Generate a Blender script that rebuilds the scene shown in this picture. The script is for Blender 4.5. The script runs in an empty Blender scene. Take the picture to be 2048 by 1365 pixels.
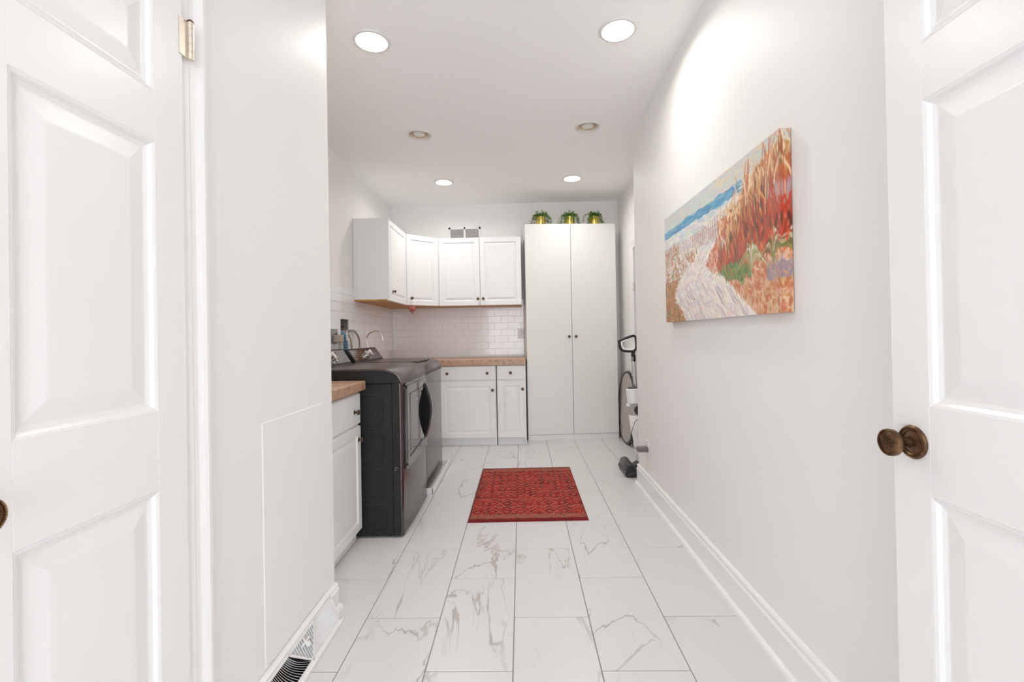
import bpy, bmesh, math, random
import numpy as np
from mathutils import Matrix, Vector
random.seed(7)
SC = bpy.context.scene
COL = SC.collection

# ------------------------------------------------------------------ camera, world, exposure
CAM_H = 1.1664
pt, ya, ro = 0.0063, -0.0191, -0.018
fwd = Vector((math.sin(ya) * math.cos(pt), math.cos(ya) * math.cos(pt), math.sin(pt)))
rgt = Vector((math.cos(ya), -math.sin(ya), 0))
upv = rgt.cross(fwd)
r2 = rgt * math.cos(ro) + upv * math.sin(ro)
u2 = -rgt * math.sin(ro) + upv * math.cos(ro)
cd = bpy.data.cameras.new('camera')
cam = bpy.data.objects.new('camera', cd)
COL.objects.link(cam)
cam.matrix_world = Matrix(((r2.x, u2.x, -fwd.x, 0), (r2.y, u2.y, -fwd.y, 0), (r2.z, u2.z, -fwd.z, CAM_H), (0, 0, 0, 1)))
cd.sensor_width = 36
cd.sensor_fit = 'HORIZONTAL'
cd.lens = 921.7 / 2048 * 36
cd.shift_y = -17.33 / 2048
cd.clip_start = 0.02
SC.camera = cam

world = bpy.data.worlds.new('world')
SC.world = world
world.use_nodes = True
bg = world.node_tree.nodes['Background']
bg.inputs[0].default_value = (0.93, 0.96, 1.0, 1)
bg.inputs[1].default_value = 4.7

vs = SC.view_settings
vs.view_transform = 'Standard'
vs.look = 'None'
vs.gamma = 1.0
vs.use_curve_mapping = False
vs.exposure = 0.44
SC.cycles.max_bounces = 12
SC.cycles.diffuse_bounces = 9
SC.cycles.glossy_bounces = 4
SC.cycles.sample_clamp_indirect = 8.0
SC.cycles.adaptive_threshold = 0.03

CAN_POWER = 4.2
CAN_COLOR = (1.0, 0.965, 0.925)

# fill daylight enters the unseen hall through an added window opening
pl = bpy.data.lights.new('fill_portal', 'AREA')
pl.shape = 'RECTANGLE'
pl.size, pl.size_y = 3.0, 2.0
pl.cycles.is_portal = True
po = bpy.data.objects.new('fill_portal', pl)
COL.objects.link(po)
po.location = (0, -3.55, 1.35)
po.rotation_euler = (math.radians(90), 0, 0)

# ------------------------------------------------------------------ room dimensions
ZC = 2.725
XN = -0.825      # near left wall
YN = 1.985        # its end
XL = -1.525      # far left wall
XR = 0.898       # right wall
YR = 3.60        # its end
XA = 1.16        # alcove wall
YB = 5.43        # back wall
YH = -3.5        # hall back

# ------------------------------------------------------------------ materials
def mat(name, color, rough=0.5, metal=0.0, spec=0.5, noise=None, bump=None, coat=0.0, emit=None, alpha=None, trans=0.0):
    m = bpy.data.materials.new(name)
    m.use_nodes = True
    nt = m.node_tree
    b = nt.nodes['Principled BSDF']
    b.inputs['Base Color'].default_value = (*color, 1)
    b.inputs['Roughness'].default_value = rough
    b.inputs['Metallic'].default_value = metal
    b.inputs['Specular IOR Level'].default_value = spec
    b.inputs['Coat Weight'].default_value = coat
    b.inputs['Coat Roughness'].default_value = 0.08
    if trans:
        b.inputs['Transmission Weight'].default_value = trans
    if emit:
        b.inputs['Emission Color'].default_value = (*emit[0], 1)
        b.inputs['Emission Strength'].default_value = emit[1]
    tc = nt.nodes.new('ShaderNodeTexCoord')
    if noise:
        sc_, c2, lo, hi = noise
        n = nt.nodes.new('ShaderNodeTexNoise')
        n.inputs['Scale'].default_value = sc_
        n.inputs['Detail'].default_value = 5
        nt.links.new(tc.outputs['Object'], n.inputs['Vector'])
        r = nt.nodes.new('ShaderNodeValToRGB')
        r.color_ramp.elements[0].position = lo
        r.color_ramp.elements[1].position = hi
        r.color_ramp.elements[0].color = (*color, 1)
        r.color_ramp.elements[1].color = (*c2, 1)
        nt.links.new(n.outputs['Fac'], r.inputs['Fac'])
        nt.links.new(r.outputs['Color'], b.inputs['Base Color'])
    if bump:
        n = nt.nodes.new('ShaderNodeTexNoise')
        n.inputs['Scale'].default_value = bump[0]
        n.inputs['Detail'].default_value = 3
        nt.links.new(tc.outputs['Object'], n.inputs['Vector'])
        bp = nt.nodes.new('ShaderNodeBump')
        bp.inputs['Strength'].default_value = bump[1]
        bp.inputs['Distance'].default_value = bump[2]
        nt.links.new(n.outputs['Fac'], bp.inputs['Height'])
        nt.links.new(bp.outputs['Normal'], b.inputs['Normal'])
    return m

M = {}
M['wall'] = mat('wall_paint', (0.865, 0.857, 0.847), 0.55, bump=(60, 0.06, 0.002))
M['ceiling'] = mat('ceiling_paint', (0.93, 0.925, 0.92), 0.7)
M['trim'] = mat('trim_paint', (0.88, 0.875, 0.87), 0.3)
M['door'] = mat('door_paint', (0.88, 0.875, 0.875), 0.27, bump=(90, 0.12, 0.002))
M['cab'] = mat('cabinet_white', (0.855, 0.855, 0.857), 0.35)
M['wardrobe'] = mat('wardrobe_white', (0.80, 0.80, 0.775), 0.4)
M['wardrobe_shade'] = mat('wardrobe_gap_shade', (0.5, 0.5, 0.48), 0.6)
M['wood_under'] = mat('oak_underside', (0.52, 0.24, 0.06), 0.5, noise=(6, (0.62, 0.32, 0.10), 0.35, 0.7))
M['counter'] = mat('tan_stone', (0.50, 0.31, 0.205), 0.35, noise=(34, (0.29, 0.155, 0.09), 0.50, 0.68), bump=(60, 0.1, 0.002))
M['counter_line'] = mat('counter_grout', (0.62, 0.42, 0.29), 0.6)
M['brass'] = mat('antique_brass', (0.115, 0.062, 0.034), 0.33, 0.9, noise=(60, (0.30, 0.17, 0.085), 0.45, 0.72))
M['knobbrass'] = mat('cabinet_knob_brass', (0.13, 0.09, 0.055), 0.4, 0.85)
M['nickel'] = mat('satin_nickel', (0.72, 0.66, 0.58), 0.35, 0.9)
M['chrome'] = mat('chrome', (0.8, 0.78, 0.75), 0.12, 1.0)
M['wtile'] = mat('white_glazed_tile', (0.90, 0.90, 0.915), 0.09, spec=0.6, bump=(5, 0.12, 0.01))
M['grout_w'] = mat('wall_grout', (0.80, 0.79, 0.79), 0.8)
M['grout'] = mat('floor_grout', (0.25, 0.235, 0.225), 0.85)
M['d_side'] = mat('appliance_painted_steel', (0.016, 0.017, 0.018), 0.5, 0.0, spec=0.3, noise=(3, (0.020, 0.021, 0.022), 0.4, 0.7))
M['d_front'] = mat('appliance_coated_steel', (0.105, 0.088, 0.083), 0.2, 0.9)
M['d_top'] = mat('appliance_top', (0.115, 0.098, 0.093), 0.27, 0.75)
M['d_glass'] = mat('appliance_gloss_glass', (0.19, 0.165, 0.158), 0.04, 0.95)
M['black'] = mat('black_plastic', (0.012, 0.012, 0.013), 0.35)
M['blackgloss'] = mat('black_gloss', (0.01, 0.009, 0.009), 0.08, coat=0.5)
M['console'] = mat('console_panel', (0.045, 0.028, 0.022), 0.12, 0.4, coat=0.6)
M['print'] = mat('console_print', (0.55, 0.53, 0.5), 0.5)
M['white_pl'] = mat('white_plastic', (0.84, 0.84, 0.83), 0.35)
M['grey_pl'] = mat('grey_plastic', (0.30, 0.29, 0.28), 0.4)
M['dgrey_pl'] = mat('dark_grey_plastic', (0.022, 0.022, 0.024), 0.3)
M['clear_pl'] = mat('smoky_clear_tank', (0.62, 0.60, 0.58), 0.15, trans=0.5)
M['brown_pl'] = mat('dark_brown_plastic', (0.035, 0.022, 0.02), 0.4)
M['beige_pl'] = mat('beige_plug', (0.46, 0.39, 0.34), 0.5)
M['hose_blue'] = mat('blue_hose', (0.14, 0.25, 0.38), 0.5)
M['hose_tan'] = mat('braided_hose', (0.42, 0.36, 0.30), 0.35, 0.5)
M['bulb_on'] = mat('lit_bulb', (1, 1, 1), 0.4, emit=((1.0, 0.95, 0.88), 7.0))
M['bulb_on'].cycles.emission_sampling = 'NONE'
M['bulb_off'] = mat('frosted_bulb', (0.72, 0.70, 0.68), 0.25)
M['baffle'] = mat('can_baffle', (0.82, 0.76, 0.68), 0.5)
M['baffle_off'] = mat('can_baffle_satin', (0.84, 0.73, 0.58), 0.35, 0.0)
M['gold'] = mat('gold_pot', (0.85, 0.62, 0.16), 0.22, 1.0)
M['leaf'] = mat('leaf_green', (0.055, 0.13, 0.02), 0.5, noise=(60, (0.14, 0.26, 0.05), 0.35, 0.7))
M['soil'] = mat('soil', (0.05, 0.035, 0.02), 0.9)
M['heart'] = mat('patterned_heart_fabric', (0.34, 0.07, 0.06), 0.8, noise=(70, (0.74, 0.46, 0.40), 0.55, 0.62))
M['ribbon'] = mat('ribbon', (0.68, 0.58, 0.45), 0.7)
M['void_shade'] = mat('interior_shade', (0.012, 0.010, 0.009), 0.8)
M['register'] = mat('register_enamel', (0.84, 0.84, 0.84), 0.3)
M['slat_shade'] = mat('vent_shade', (0.16, 0.14, 0.125), 0.8)
M['adapter'] = mat('charger_brown_grey', (0.16, 0.125, 0.12), 0.4)
M['ring'] = mat('light_trim_enamel', (0.74, 0.72, 0.70), 0.4)
M['handle'] = mat('matte_black_handle', (0.006, 0.006, 0.006), 0.45, spec=0.12)
M['disc'] = mat('cream_fabric_disc', (0.46, 0.43, 0.39), 0.7, noise=(4.5, (0.10, 0.09, 0.08), 0.58, 0.72))
M['glass'] = mat('window_glass', (1, 1, 1), 0.0, trans=1.0)
M['exterior'] = mat('outside_ground', (0.4, 0.42, 0.38), 0.9)

def marble():
    m = bpy.data.materials.new('marble_look_tile')
    m.use_nodes = True
    nt = m.node_tree
    N, L = nt.nodes, nt.links
    b = N['Principled BSDF']
    b.inputs['Roughness'].default_value = 0.27
    b.inputs['Specular IOR Level'].default_value = 0.4
    tc = N.new('ShaderNodeTexCoord')
    oi = N.new('ShaderNodeObjectInfo')
    mul = N.new('ShaderNodeVectorMath'); mul.operation = 'SCALE'
    cmb = N.new('ShaderNodeCombineXYZ')
    L.new(oi.outputs['Random'], cmb.inputs[0]); L.new(oi.outputs['Random'], cmb.inputs[1]); L.new(oi.outputs['Random'], cmb.inputs[2])
    L.new(cmb.outputs[0], mul.inputs[0]); mul.inputs['Scale'].default_value = 57.0
    add = N.new('ShaderNodeVectorMath'); add.operation = 'ADD'
    L.new(tc.outputs['Object'], add.inputs[0]); L.new(mul.outputs[0], add.inputs[1])
    mp = N.new('ShaderNodeMapping')
    mp.inputs['Rotation'].default_value = (0, 0, 0.5)
    mp.inputs['Scale'].default_value = (3.2, 1.0, 1)
    L.new(add.outputs[0], mp.inputs['Vector'])
    def veins(scale, dist, w0, w1):
        n = N.new('ShaderNodeTexNoise'); n.inputs['Scale'].default_value = scale
        n.inputs['Detail'].default_value = 6; n.inputs['Roughness'].default_value = 0.55; n.inputs['Distortion'].default_value = dist
        L.new(mp.outputs[0], n.inputs['Vector'])
        s = N.new('ShaderNodeMath'); s.operation = 'SUBTRACT'; s.inputs[1].default_value = 0.5
        L.new(n.outputs['Fac'], s.inputs[0])
        a = N.new('ShaderNodeMath'); a.operation = 'ABSOLUTE'; L.new(s.outputs[0], a.inputs[0])
        r = N.new('ShaderNodeMapRange'); r.inputs['From Min'].default_value = w0; r.inputs['From Max'].default_value = w1
        r.inputs['To Min'].default_value = 1.0; r.inputs['To Max'].default_value = 0.0
        L.new(a.outputs[0], r.inputs['Value'])
        return r.outputs[0]
    v1 = veins(0.8, 0.7, 0.0, 0.010)
    v2 = veins(2.4, 1.4, 0.0, 0.03)
    mk = N.new('ShaderNodeTexNoise'); mk.inputs['Scale'].default_value = 2.2; mk.inputs['Detail'].default_value = 2
    L.new(add.outputs[0], mk.inputs['Vector'])
    mr = N.new('ShaderNodeMapRange'); mr.inputs['From Min'].default_value = 0.45; mr.inputs['From Max'].default_value = 0.62
    L.new(mk.outputs['Fac'], mr.inputs['Value'])
    p1 = N.new('ShaderNodeMath'); p1.operation = 'MULTIPLY'; L.new(v1, p1.inputs[0]); L.new(mr.outputs[0], p1.inputs[1])
    mk2 = N.new('ShaderNodeTexNoise'); mk2.inputs['Scale'].default_value = 3.1; mk2.inputs['Detail'].default_value = 2
    L.new(mp.outputs[0], mk2.inputs['Vector'])
    mr2 = N.new('ShaderNodeMapRange'); mr2.inputs['From Min'].default_value = 0.55; mr2.inputs['From Max'].default_value = 0.75
    L.new(mk2.outputs['Fac'], mr2.inputs['Value'])
    p2 = N.new('ShaderNodeMath'); p2.operation = 'MULTIPLY'; L.new(v2, p2.inputs[0]); L.new(mr2.outputs[0], p2.inputs[1])
    p2b = N.new('ShaderNodeMath'); p2b.operation = 'MULTIPLY'; L.new(p2.outputs[0], p2b.inputs[0]); p2b.inputs[1].default_value = 0.3
    sm = N.new('ShaderNodeMath'); sm.operation = 'ADD'; sm.use_clamp = True
    L.new(p1.outputs[0], sm.inputs[0]); L.new(p2b.outputs[0], sm.inputs[1])
    mix = N.new('ShaderNodeMix'); mix.data_type = 'RGBA'
    mix.inputs['A'].default_value = (0.70, 0.692, 0.688, 1)
    mix.inputs['B'].default_value = (0.40, 0.37, 0.345, 1)
    L.new(sm.outputs[0], mix.inputs['Factor'])
    L.new(mix.outputs['Result'], b.inputs['Base Color'])
    return m
M['marble'] = marble()

def attr_mat(name, rough, bump=None):
    m = bpy.data.materials.new(name)
    m.use_nodes = True
    nt = m.node_tree
    b = nt.nodes['Principled BSDF']
    b.inputs['Roughness'].default_value = rough
    a = nt.nodes.new('ShaderNodeAttribute'); a.attribute_name = 'pigment'
    nt.links.new(a.outputs['Color'], b.inputs['Base Color'])
    if bump:
        tc = nt.nodes.new('ShaderNodeTexCoord')
        n = nt.nodes.new('ShaderNodeTexNoise'); n.inputs['Scale'].default_value = bump[0]
        nt.links.new(tc.outputs['Object'], n.inputs['Vector'])
        bp = nt.nodes.new('ShaderNodeBump'); bp.inputs['Strength'].default_value = bump[1]; bp.inputs['Distance'].default_value = bump[2]
        nt.links.new(n.outputs['Fac'], bp.inputs['Height'])
        nt.links.new(bp.outputs['Normal'], b.inputs['Normal'])
    return m

# ------------------------------------------------------------------ helpers
ROOT = {}
def root_of(o):
    while o.parent:
        o = o.parent
    return o
def thing(name, label, cat, loc=(0, 0, 0), rotz=0.0, group=None):
    o = bpy.data.objects.new(name, None)
    o.empty_display_size = 0.1
    COL.objects.link(o)
    o.location = loc
    o.rotation_euler = (0, 0, rotz)
    ROOT[o] = Matrix.Translation(loc) @ Matrix.Rotation(rotz, 4, 'Z')
    o['label'] = label
    o['category'] = cat
    if group:
        o['group'] = group
    return o
def tag(o, label, cat, group=None):
    o['label'] = label
    o['category'] = cat
    if group:
        o['group'] = group
    return o
def obj(name, bm, m, parent=None, world=True, smooth=False, label=None, kind=None):
    """bm is in world coordinates (world=True) or in the thing's own frame."""
    if parent is not None and world:
        r = root_of(parent)
        if r in ROOT:
            bm.transform(ROOT[r].inverted())
    bmesh.ops.recalc_face_normals(bm, faces=bm.faces)
    me = bpy.data.meshes.new(name)
    bm.to_mesh(me)
    bm.free()
    me.materials.append(M[m] if isinstance(m, str) else m)
    if smooth:
        for p in me.polygons:
            p.use_smooth = True
        try:
            me.set_sharp_from_angle(angle=math.radians(38))
        except Exception:
            pass
    o = bpy.data.objects.new(name, me)
    COL.objects.link(o)
    if parent is not None:
        o.parent = parent
    if label:
        o['label'] = label
    if kind:
        o['kind'] = kind
    return o
def struct(name, bm, m, **k):
    return obj(name, bm, m, kind='structure', **k)
def inst(name, me, parent, mw, world=True):
    """place shared mesh data under a thing; mw is a 4x4 in world (or thing) frame."""
    o = bpy.data.objects.new(name, me)
    COL.objects.link(o)
    o.parent = parent
    if world:
        r = root_of(parent)
        if r in ROOT:
            mw = ROOT[r].inverted() @ mw
    o.matrix_local = mw
    return o
def NB():
    return bmesh.new()
def box(bm, x0, x1, y0, y1, z0, z1, bev=0.0, seg=1):
    t = bmesh.new()
    vs_ = [t.verts.new((x, y, z)) for x in (x0, x1) for y in (y0, y1) for z in (z0, z1)]
    for f in ((0, 1, 3, 2), (4, 6, 7, 5), (0, 4, 5, 1), (2, 3, 7, 6), (0, 2, 6, 4), (1, 5, 7, 3)):
        t.faces.new([vs_[i] for i in f])
    if bev > 0:
        bmesh.ops.bevel(t, geom=t.edges[:], offset=bev, segments=seg, affect='EDGES', profile=0.6, clamp_overlap=True)
    merge(bm, t)
    return bm
def merge(bm, t, mw=None):
    if mw is not None:
        t.transform(mw)
    me = bpy.data.meshes.new('tmp')
    t.to_mesh(me)
    t.free()
    bm.from_mesh(me)
    bpy.data.meshes.remove(me)
def prism(bm, prof, axis, a0, a1, bev=0.0, seg=2):
    """extrude a closed 2-D profile along an axis: axis y -> (x,z); x -> (y,z); z -> (x,y)"""
    def P(p, a):
        return {'y': (p[0], a, p[1]), 'x': (a, p[0], p[1]), 'z': (p[0], p[1], a)}[axis]
    t = bmesh.new()
    A = [t.verts.new(P(p, a0)) for p in prof]
    B = [t.verts.new(P(p, a1)) for p in prof]
    n = len(prof)
    ca = t.faces.new(A)
    cb = t.faces.new(B[::-1])
    for i in range(n):
        t.faces.new((A[i], A[(i + 1) % n], B[(i + 1) % n], B[i]))
    if bev > 0:
        ed = [e for e in list(ca.edges) + list(cb.edges)]
        bmesh.ops.bevel(t, geom=ed, offset=bev, segments=seg, affect='EDGES', profile=0.5, clamp_overlap=True)
    merge(bm, t)
    return bm
def lathe(bm, prof, seg=24, mw=None):
    t = bmesh.new()
    rings = []
    for r, z in prof:
        if r < 1e-6:
            rings.append([t.verts.new((0, 0, z))])
        else:
            rings.append([t.verts.new((r * math.cos(2 * math.pi * i / seg), r * math.sin(2 * math.pi * i / seg), z)) for i in range(seg)])
    for a, b in zip(rings, rings[1:]):
        for i in range(seg):
            j = (i + 1) % seg
            if len(a) == 1 and len(b) == 1:
                continue
            if len(a) == 1:
                t.faces.new((a[0], b[i], b[j]))
            elif len(b) == 1:
                t.faces.new((a[i], a[j], b[0]))
            else:
                t.faces.new((a[i], a[j], b[j], b[i]))
    merge(bm, t, mw)
    return bm
def smooth_path(pts, n=8):
    P = [Vector(p) for p in pts]
    out = []
    for i in range(len(P) - 1):
        p0 = P[max(i - 1, 0)]; p1 = P[i]; p2 = P[i + 1]; p3 = P[min(i + 2, len(P) - 1)]
        for k in range(n):
            t = k / n
            out.append(0.5 * ((2 * p1) + (p2 - p0) * t + (2 * p0 - 5 * p1 + 4 * p2 - p3) * t * t + (3 * p1 - p0 - 3 * p2 + p3) * t ** 3))
    out.append(P[-1])
    return out
def tube(bm, pts, rad, seg=10, closed=False, cap=True):
    pts = [Vector(p) for p in pts]
    n = len(pts)
    rads = rad if isinstance(rad, (list, tuple)) else [rad] * n
    t = bmesh.new()
    rings = []
    ref = None
    for i in range(n):
        if closed:
            d = (pts[(i + 1) % n] - pts[i - 1]).normalized()
        else:
            d = (pts[min(i + 1, n - 1)] - pts[max(i - 1, 0)]).normalized()
        if ref is None:
            ref = d.orthogonal().normalized()
        ref = (ref - d * ref.dot(d)).normalized()
        s = d.cross(ref)
        rings.append([t.verts.new(pts[i] + (ref * math.cos(2 * math.pi * k / seg) + s * math.sin(2 * math.pi * k / seg)) * rads[i]) for k in range(seg)])
    m_ = n if closed else n - 1
    for i in range(m_):
        a, b = rings[i], rings[(i + 1) % n]
        for k in range(seg):
            t.faces.new((a[k], a[(k + 1) % seg], b[(k + 1) % seg], b[k]))
    if cap and not closed:
        t.faces.new(rings[0][::-1])
        t.faces.new(rings[-1])
    merge(bm, t)
    return bm
def nested(bm, w, h, prof, back):
    """raised / recessed panel front in local frame: x 0..w, z 0..h, front face looks to -y.
    prof: list of (inset, y); the last ring is filled; back = y of the back plane."""
    rings = [[(0, back, 0), (w, back, 0), (w, back, h), (0, back, h)]]
    for i, y in prof:
        rings.append([(i, y, i), (w - i, y, i), (w - i, y, h - i), (i, y, h - i)])
    R = [[bm.verts.new(p) for p in r] for r in rings]
    for a, b in zip(R, R[1:]):
        for k in range(4):
            bm.faces.new((a[k], a[(k + 1) % 4], b[(k + 1) % 4], b[k]))
    bm.faces.new(R[-1])
    bm.faces.new(R[0][::-1])
    return bm
RAISED = [(0, -0.002 - 0.010), (0.004, -0.018), (0.052, -0.018), (0.058, -0.0095), (0.066, -0.0095), (0.088, -0.0165), (0.092, -0.0165)]
SLABF = [(0, -0.012), (0.006, -0.018)]
def panel_bm(w, h, prof=RAISED):
    bm = NB()
    nested(bm, w, h, prof, 0.0)
    return bm
def mesh_of(name, bm, m, smooth=True):
    bmesh.ops.recalc_face_normals(bm, faces=bm.faces)
    me = bpy.data.meshes.new(name)
    bm.to_mesh(me)
    bm.free()
    me.materials.append(M[m])
    if smooth:
        for p in me.polygons:
            p.use_smooth = True
        try:
            me.set_sharp_from_angle(angle=math.radians(40))
        except Exception:
            pass
    return me
def T(x, y, z):
    return Matrix.Translation((x, y, z))
def RZ(a):
    return Matrix.Rotation(a, 4, 'Z')
def RX(a):
    return Matrix.Rotation(a, 4, 'X')
def RY(a):
    return Matrix.Rotation(a, 4, 'Y')

# ------------------------------------------------------------------ the setting
# floor: grout bed + every tile
bm = NB()
box(bm, -2.3, 2.3, YH - 0.2, YB + 0.15, -0.08, -0.0022)
floor = struct('floor', bm, 'grout', label='white marble-look tile floor with grey grout')
TX, TY = 0.3068, 0.6116
X0, YA0 = -0.6618, 1.6063
J = 0.0034
def tile_bm(w, d):
    t = NB()
    box(t, 0, w, 0, d, -0.009, 0.0, 0.0012)
    return t
full_tile = mesh_of('floor_tile', tile_bm(TX - J, TY - J), 'marble', False)
xlo, xhi, ylo, yhi = -1.53, 1.165, -0.415, 5.435
for c in range(-3, 7):
    xa, xb = X0 + c * TX + J / 2, X0 + (c + 1) * TX - J / 2
    xa2, xb2 = max(xa, xlo), min(xb, xhi)
    if xb2 - xa2 < 0.01:
        continue
    off = 0.0 if c % 2 == 1 else TY / 2
    for r in range(-5, 8):
        y0, y1 = YA0 + off + r * TY + J / 2, YA0 + off + (r + 1) * TY - J / 2
        ya2, yb2 = max(y0, ylo), min(y1, yhi)
        if yb2 - ya2 < 0.01:
            continue
        if xa2 > XR + 0.02 and yb2 < YR - 0.1:
            continue
        if xb2 < XN - 0.1 and yb2 < YN - 0.15:
            continue
        fullt = abs((xb2 - xa2) - (TX - J)) < 1e-4 and abs((yb2 - ya2) - (TY - J)) < 1e-4
        me = full_tile if fullt else mesh_of('floor_tile', tile_bm(xb2 - xa2, yb2 - ya2), 'marble', False)
        inst('floor_tile', me, floor, T(xa2, ya2, 0))

bm = NB()
box(bm, -2.15, 2.15, YH, -0.42, -0.009, -0.0004)
obj('hall_tile_field', bm, 'marble', floor, kind='stuff')
LIGHTS = [(-0.755, 2.395, True), (0.525, 2.365, True), (-0.755, 3.525, False), (0.53, 3.465, False), (-0.75, 4.625, True), (0.54, 4.605, True), (0.02, -1.5, True)]  # last entry is a fill light added in the unseen hall
HOLE = 0.082
def ceiling_mesh():
    bm = NB()
    h = 0.13
    xs = sorted({-2.3, 2.3} | {round(v, 4) for x, y, _ in LIGHTS for v in (x - h, x + h)})
    ys = sorted({YH - 0.2, YB + 0.15} | {round(v, 4) for x, y, _ in LIGHTS for v in (y - h, y + h)})
    for x, y, _ in LIGHTS:      # ring between a square and the round hole
        n = 32
        sq, ci = [], []
        for i in range(n):
            a = 2 * math.pi * i / n
            c, s = math.cos(a), math.sin(a)
            k = h / max(abs(c), abs(s))
            sq.append(bm.verts.new((x + c * k, y + s * k, ZC)))
            ci.append(bm.verts.new((x + c * HOLE, y + s * HOLE, ZC)))
        for i in range(n):
            j = (i + 1) % n
            bm.faces.new((sq[i], sq[j], ci[j], ci[i]))
    for i in range(len(xs) - 1):
        for j in range(len(ys) - 1):
            x0, x1, y0, y1 = xs[i], xs[i + 1], ys[j], ys[j + 1]
            cx, cy = (x0 + x1) / 2, (y0 + y1) / 2
            if any(abs(cx - x) < h and abs(cy - y) < h for x, y, _ in LIGHTS):
                continue
            bm.faces.new([bm.verts.new(p) for p in ((x0, y0, ZC), (x1, y0, ZC), (x1, y1, ZC), (x0, y1, ZC))])
    box(bm, -2.3, 2.3, YH - 0.2, YB + 0.15, ZC + 0.18, ZC + 0.25)
    return bm
struct('ceiling', ceiling_mesh(), 'ceiling', label='smooth off-white ceiling with recessed lights')

D1A, D1B = 0.60, 1.092           # left door leaf along y
bm = NB()
box(bm, XN - 0.12, XN, 1.105, YN, 0, ZC)
box(bm, XN - 0.12, XN, D1A - 0.02, 1.105, 2.06, ZC)
box(bm, XN - 0.12, XN, -0.3, D1A - 0.02, 0, ZC)
box(bm, XL, XN - 0.12, YN - 0.12, YN, 0, ZC)
box(bm, -2.15, XN - 0.12, -0.42, -0.30, 0, ZC)
box(bm, XN - 0.75, XN - 0.7, -0.3, YN - 0.12, 0, ZC)
struct('wall_left', bm, 'wall', label='off-white painted wall beside the narrow panel door')
BX = (3.80, 4.107, 1.107, 1.367)  # outlet box on the far left wall: y0 y1 z0 z1 (flange)
BO = (3.852, 4.036, 1.165, 1.330) # its opening
bm = NB()
box(bm, XL - 0.1, XL, YN - 0.12, BO[0], 0, ZC)
box(bm, XL - 0.1, XL, BO[1], YB + 0.1, 0, ZC)
box(bm, XL - 0.1, XL, BO[0], BO[1], 0, BO[2])
box(bm, XL - 0.1, XL, BO[0], BO[1], BO[3], ZC)
wl = struct('wall_left_far', bm, 'wall', label='left laundry wall with white subway tile backsplash')
bm = NB(); box(bm, XL, XA + 0.1, YB, YB + 0.1, 0, ZC)
wb = struct('wall_back', bm, 'wall', label='back wall with white subway tile backsplash')
bm = NB()
box(bm, XR, XR + 0.12, -0.3, YR, 0, ZC)
box(bm, XR + 0.12, XA + 0.1, YR - 0.12, YR, 0, ZC)
box(bm, XR + 0.12, 2.15, -0.42, -0.30, 0, ZC)
struct('wall_right', bm, 'wall', label='long off-white wall with the beach painting')
DA0, DA1 = 3.93, 4.70
bm = NB()
box(bm, XA, XA + 0.1, YR, DA0, 0, ZC)
box(bm, XA, XA + 0.1, DA1, YB, 0, ZC)
box(bm, XA, XA + 0.1, DA0, DA1, 2.04, ZC)
struct('wall_right_far', bm, 'wall', label='set-back wall behind the wardrobe and mop')
# hall behind the camera, with a window added for fill light
bm = NB()
box(bm, -2.25, -2.15, YH, -0.42, 0, ZC)
box(bm, 2.15, 2.25, YH, -0.42, 0, ZC)
box(bm, -2.15, -1.5, YH - 0.1, YH, 0, ZC)
box(bm, 1.5, 2.15, YH - 0.1, YH, 0, ZC)
box(bm, -1.5, 1.5, YH - 0.1, YH, 0, 0.35)
box(bm, -1.5, 1.5, YH - 0.1, YH, 2.35, ZC)
struct('wall_hall', bm, 'wall', label='hall walls around a wide window added for fill daylight')
bm = NB()
for x in (-1.5, -0.51, 0.49, 1.46):
    box(bm, x, x + 0.04, YH - 0.07, YH - 0.03, 0.35, 2.35)
for z in (0.35, 2.31):
    box(bm, -1.5, 1.5, YH - 0.07, YH - 0.03, z, z + 0.04)
struct('fill_window_1', bm, 'trim', label='wide white framed window added in the unseen hall for fill light')

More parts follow.
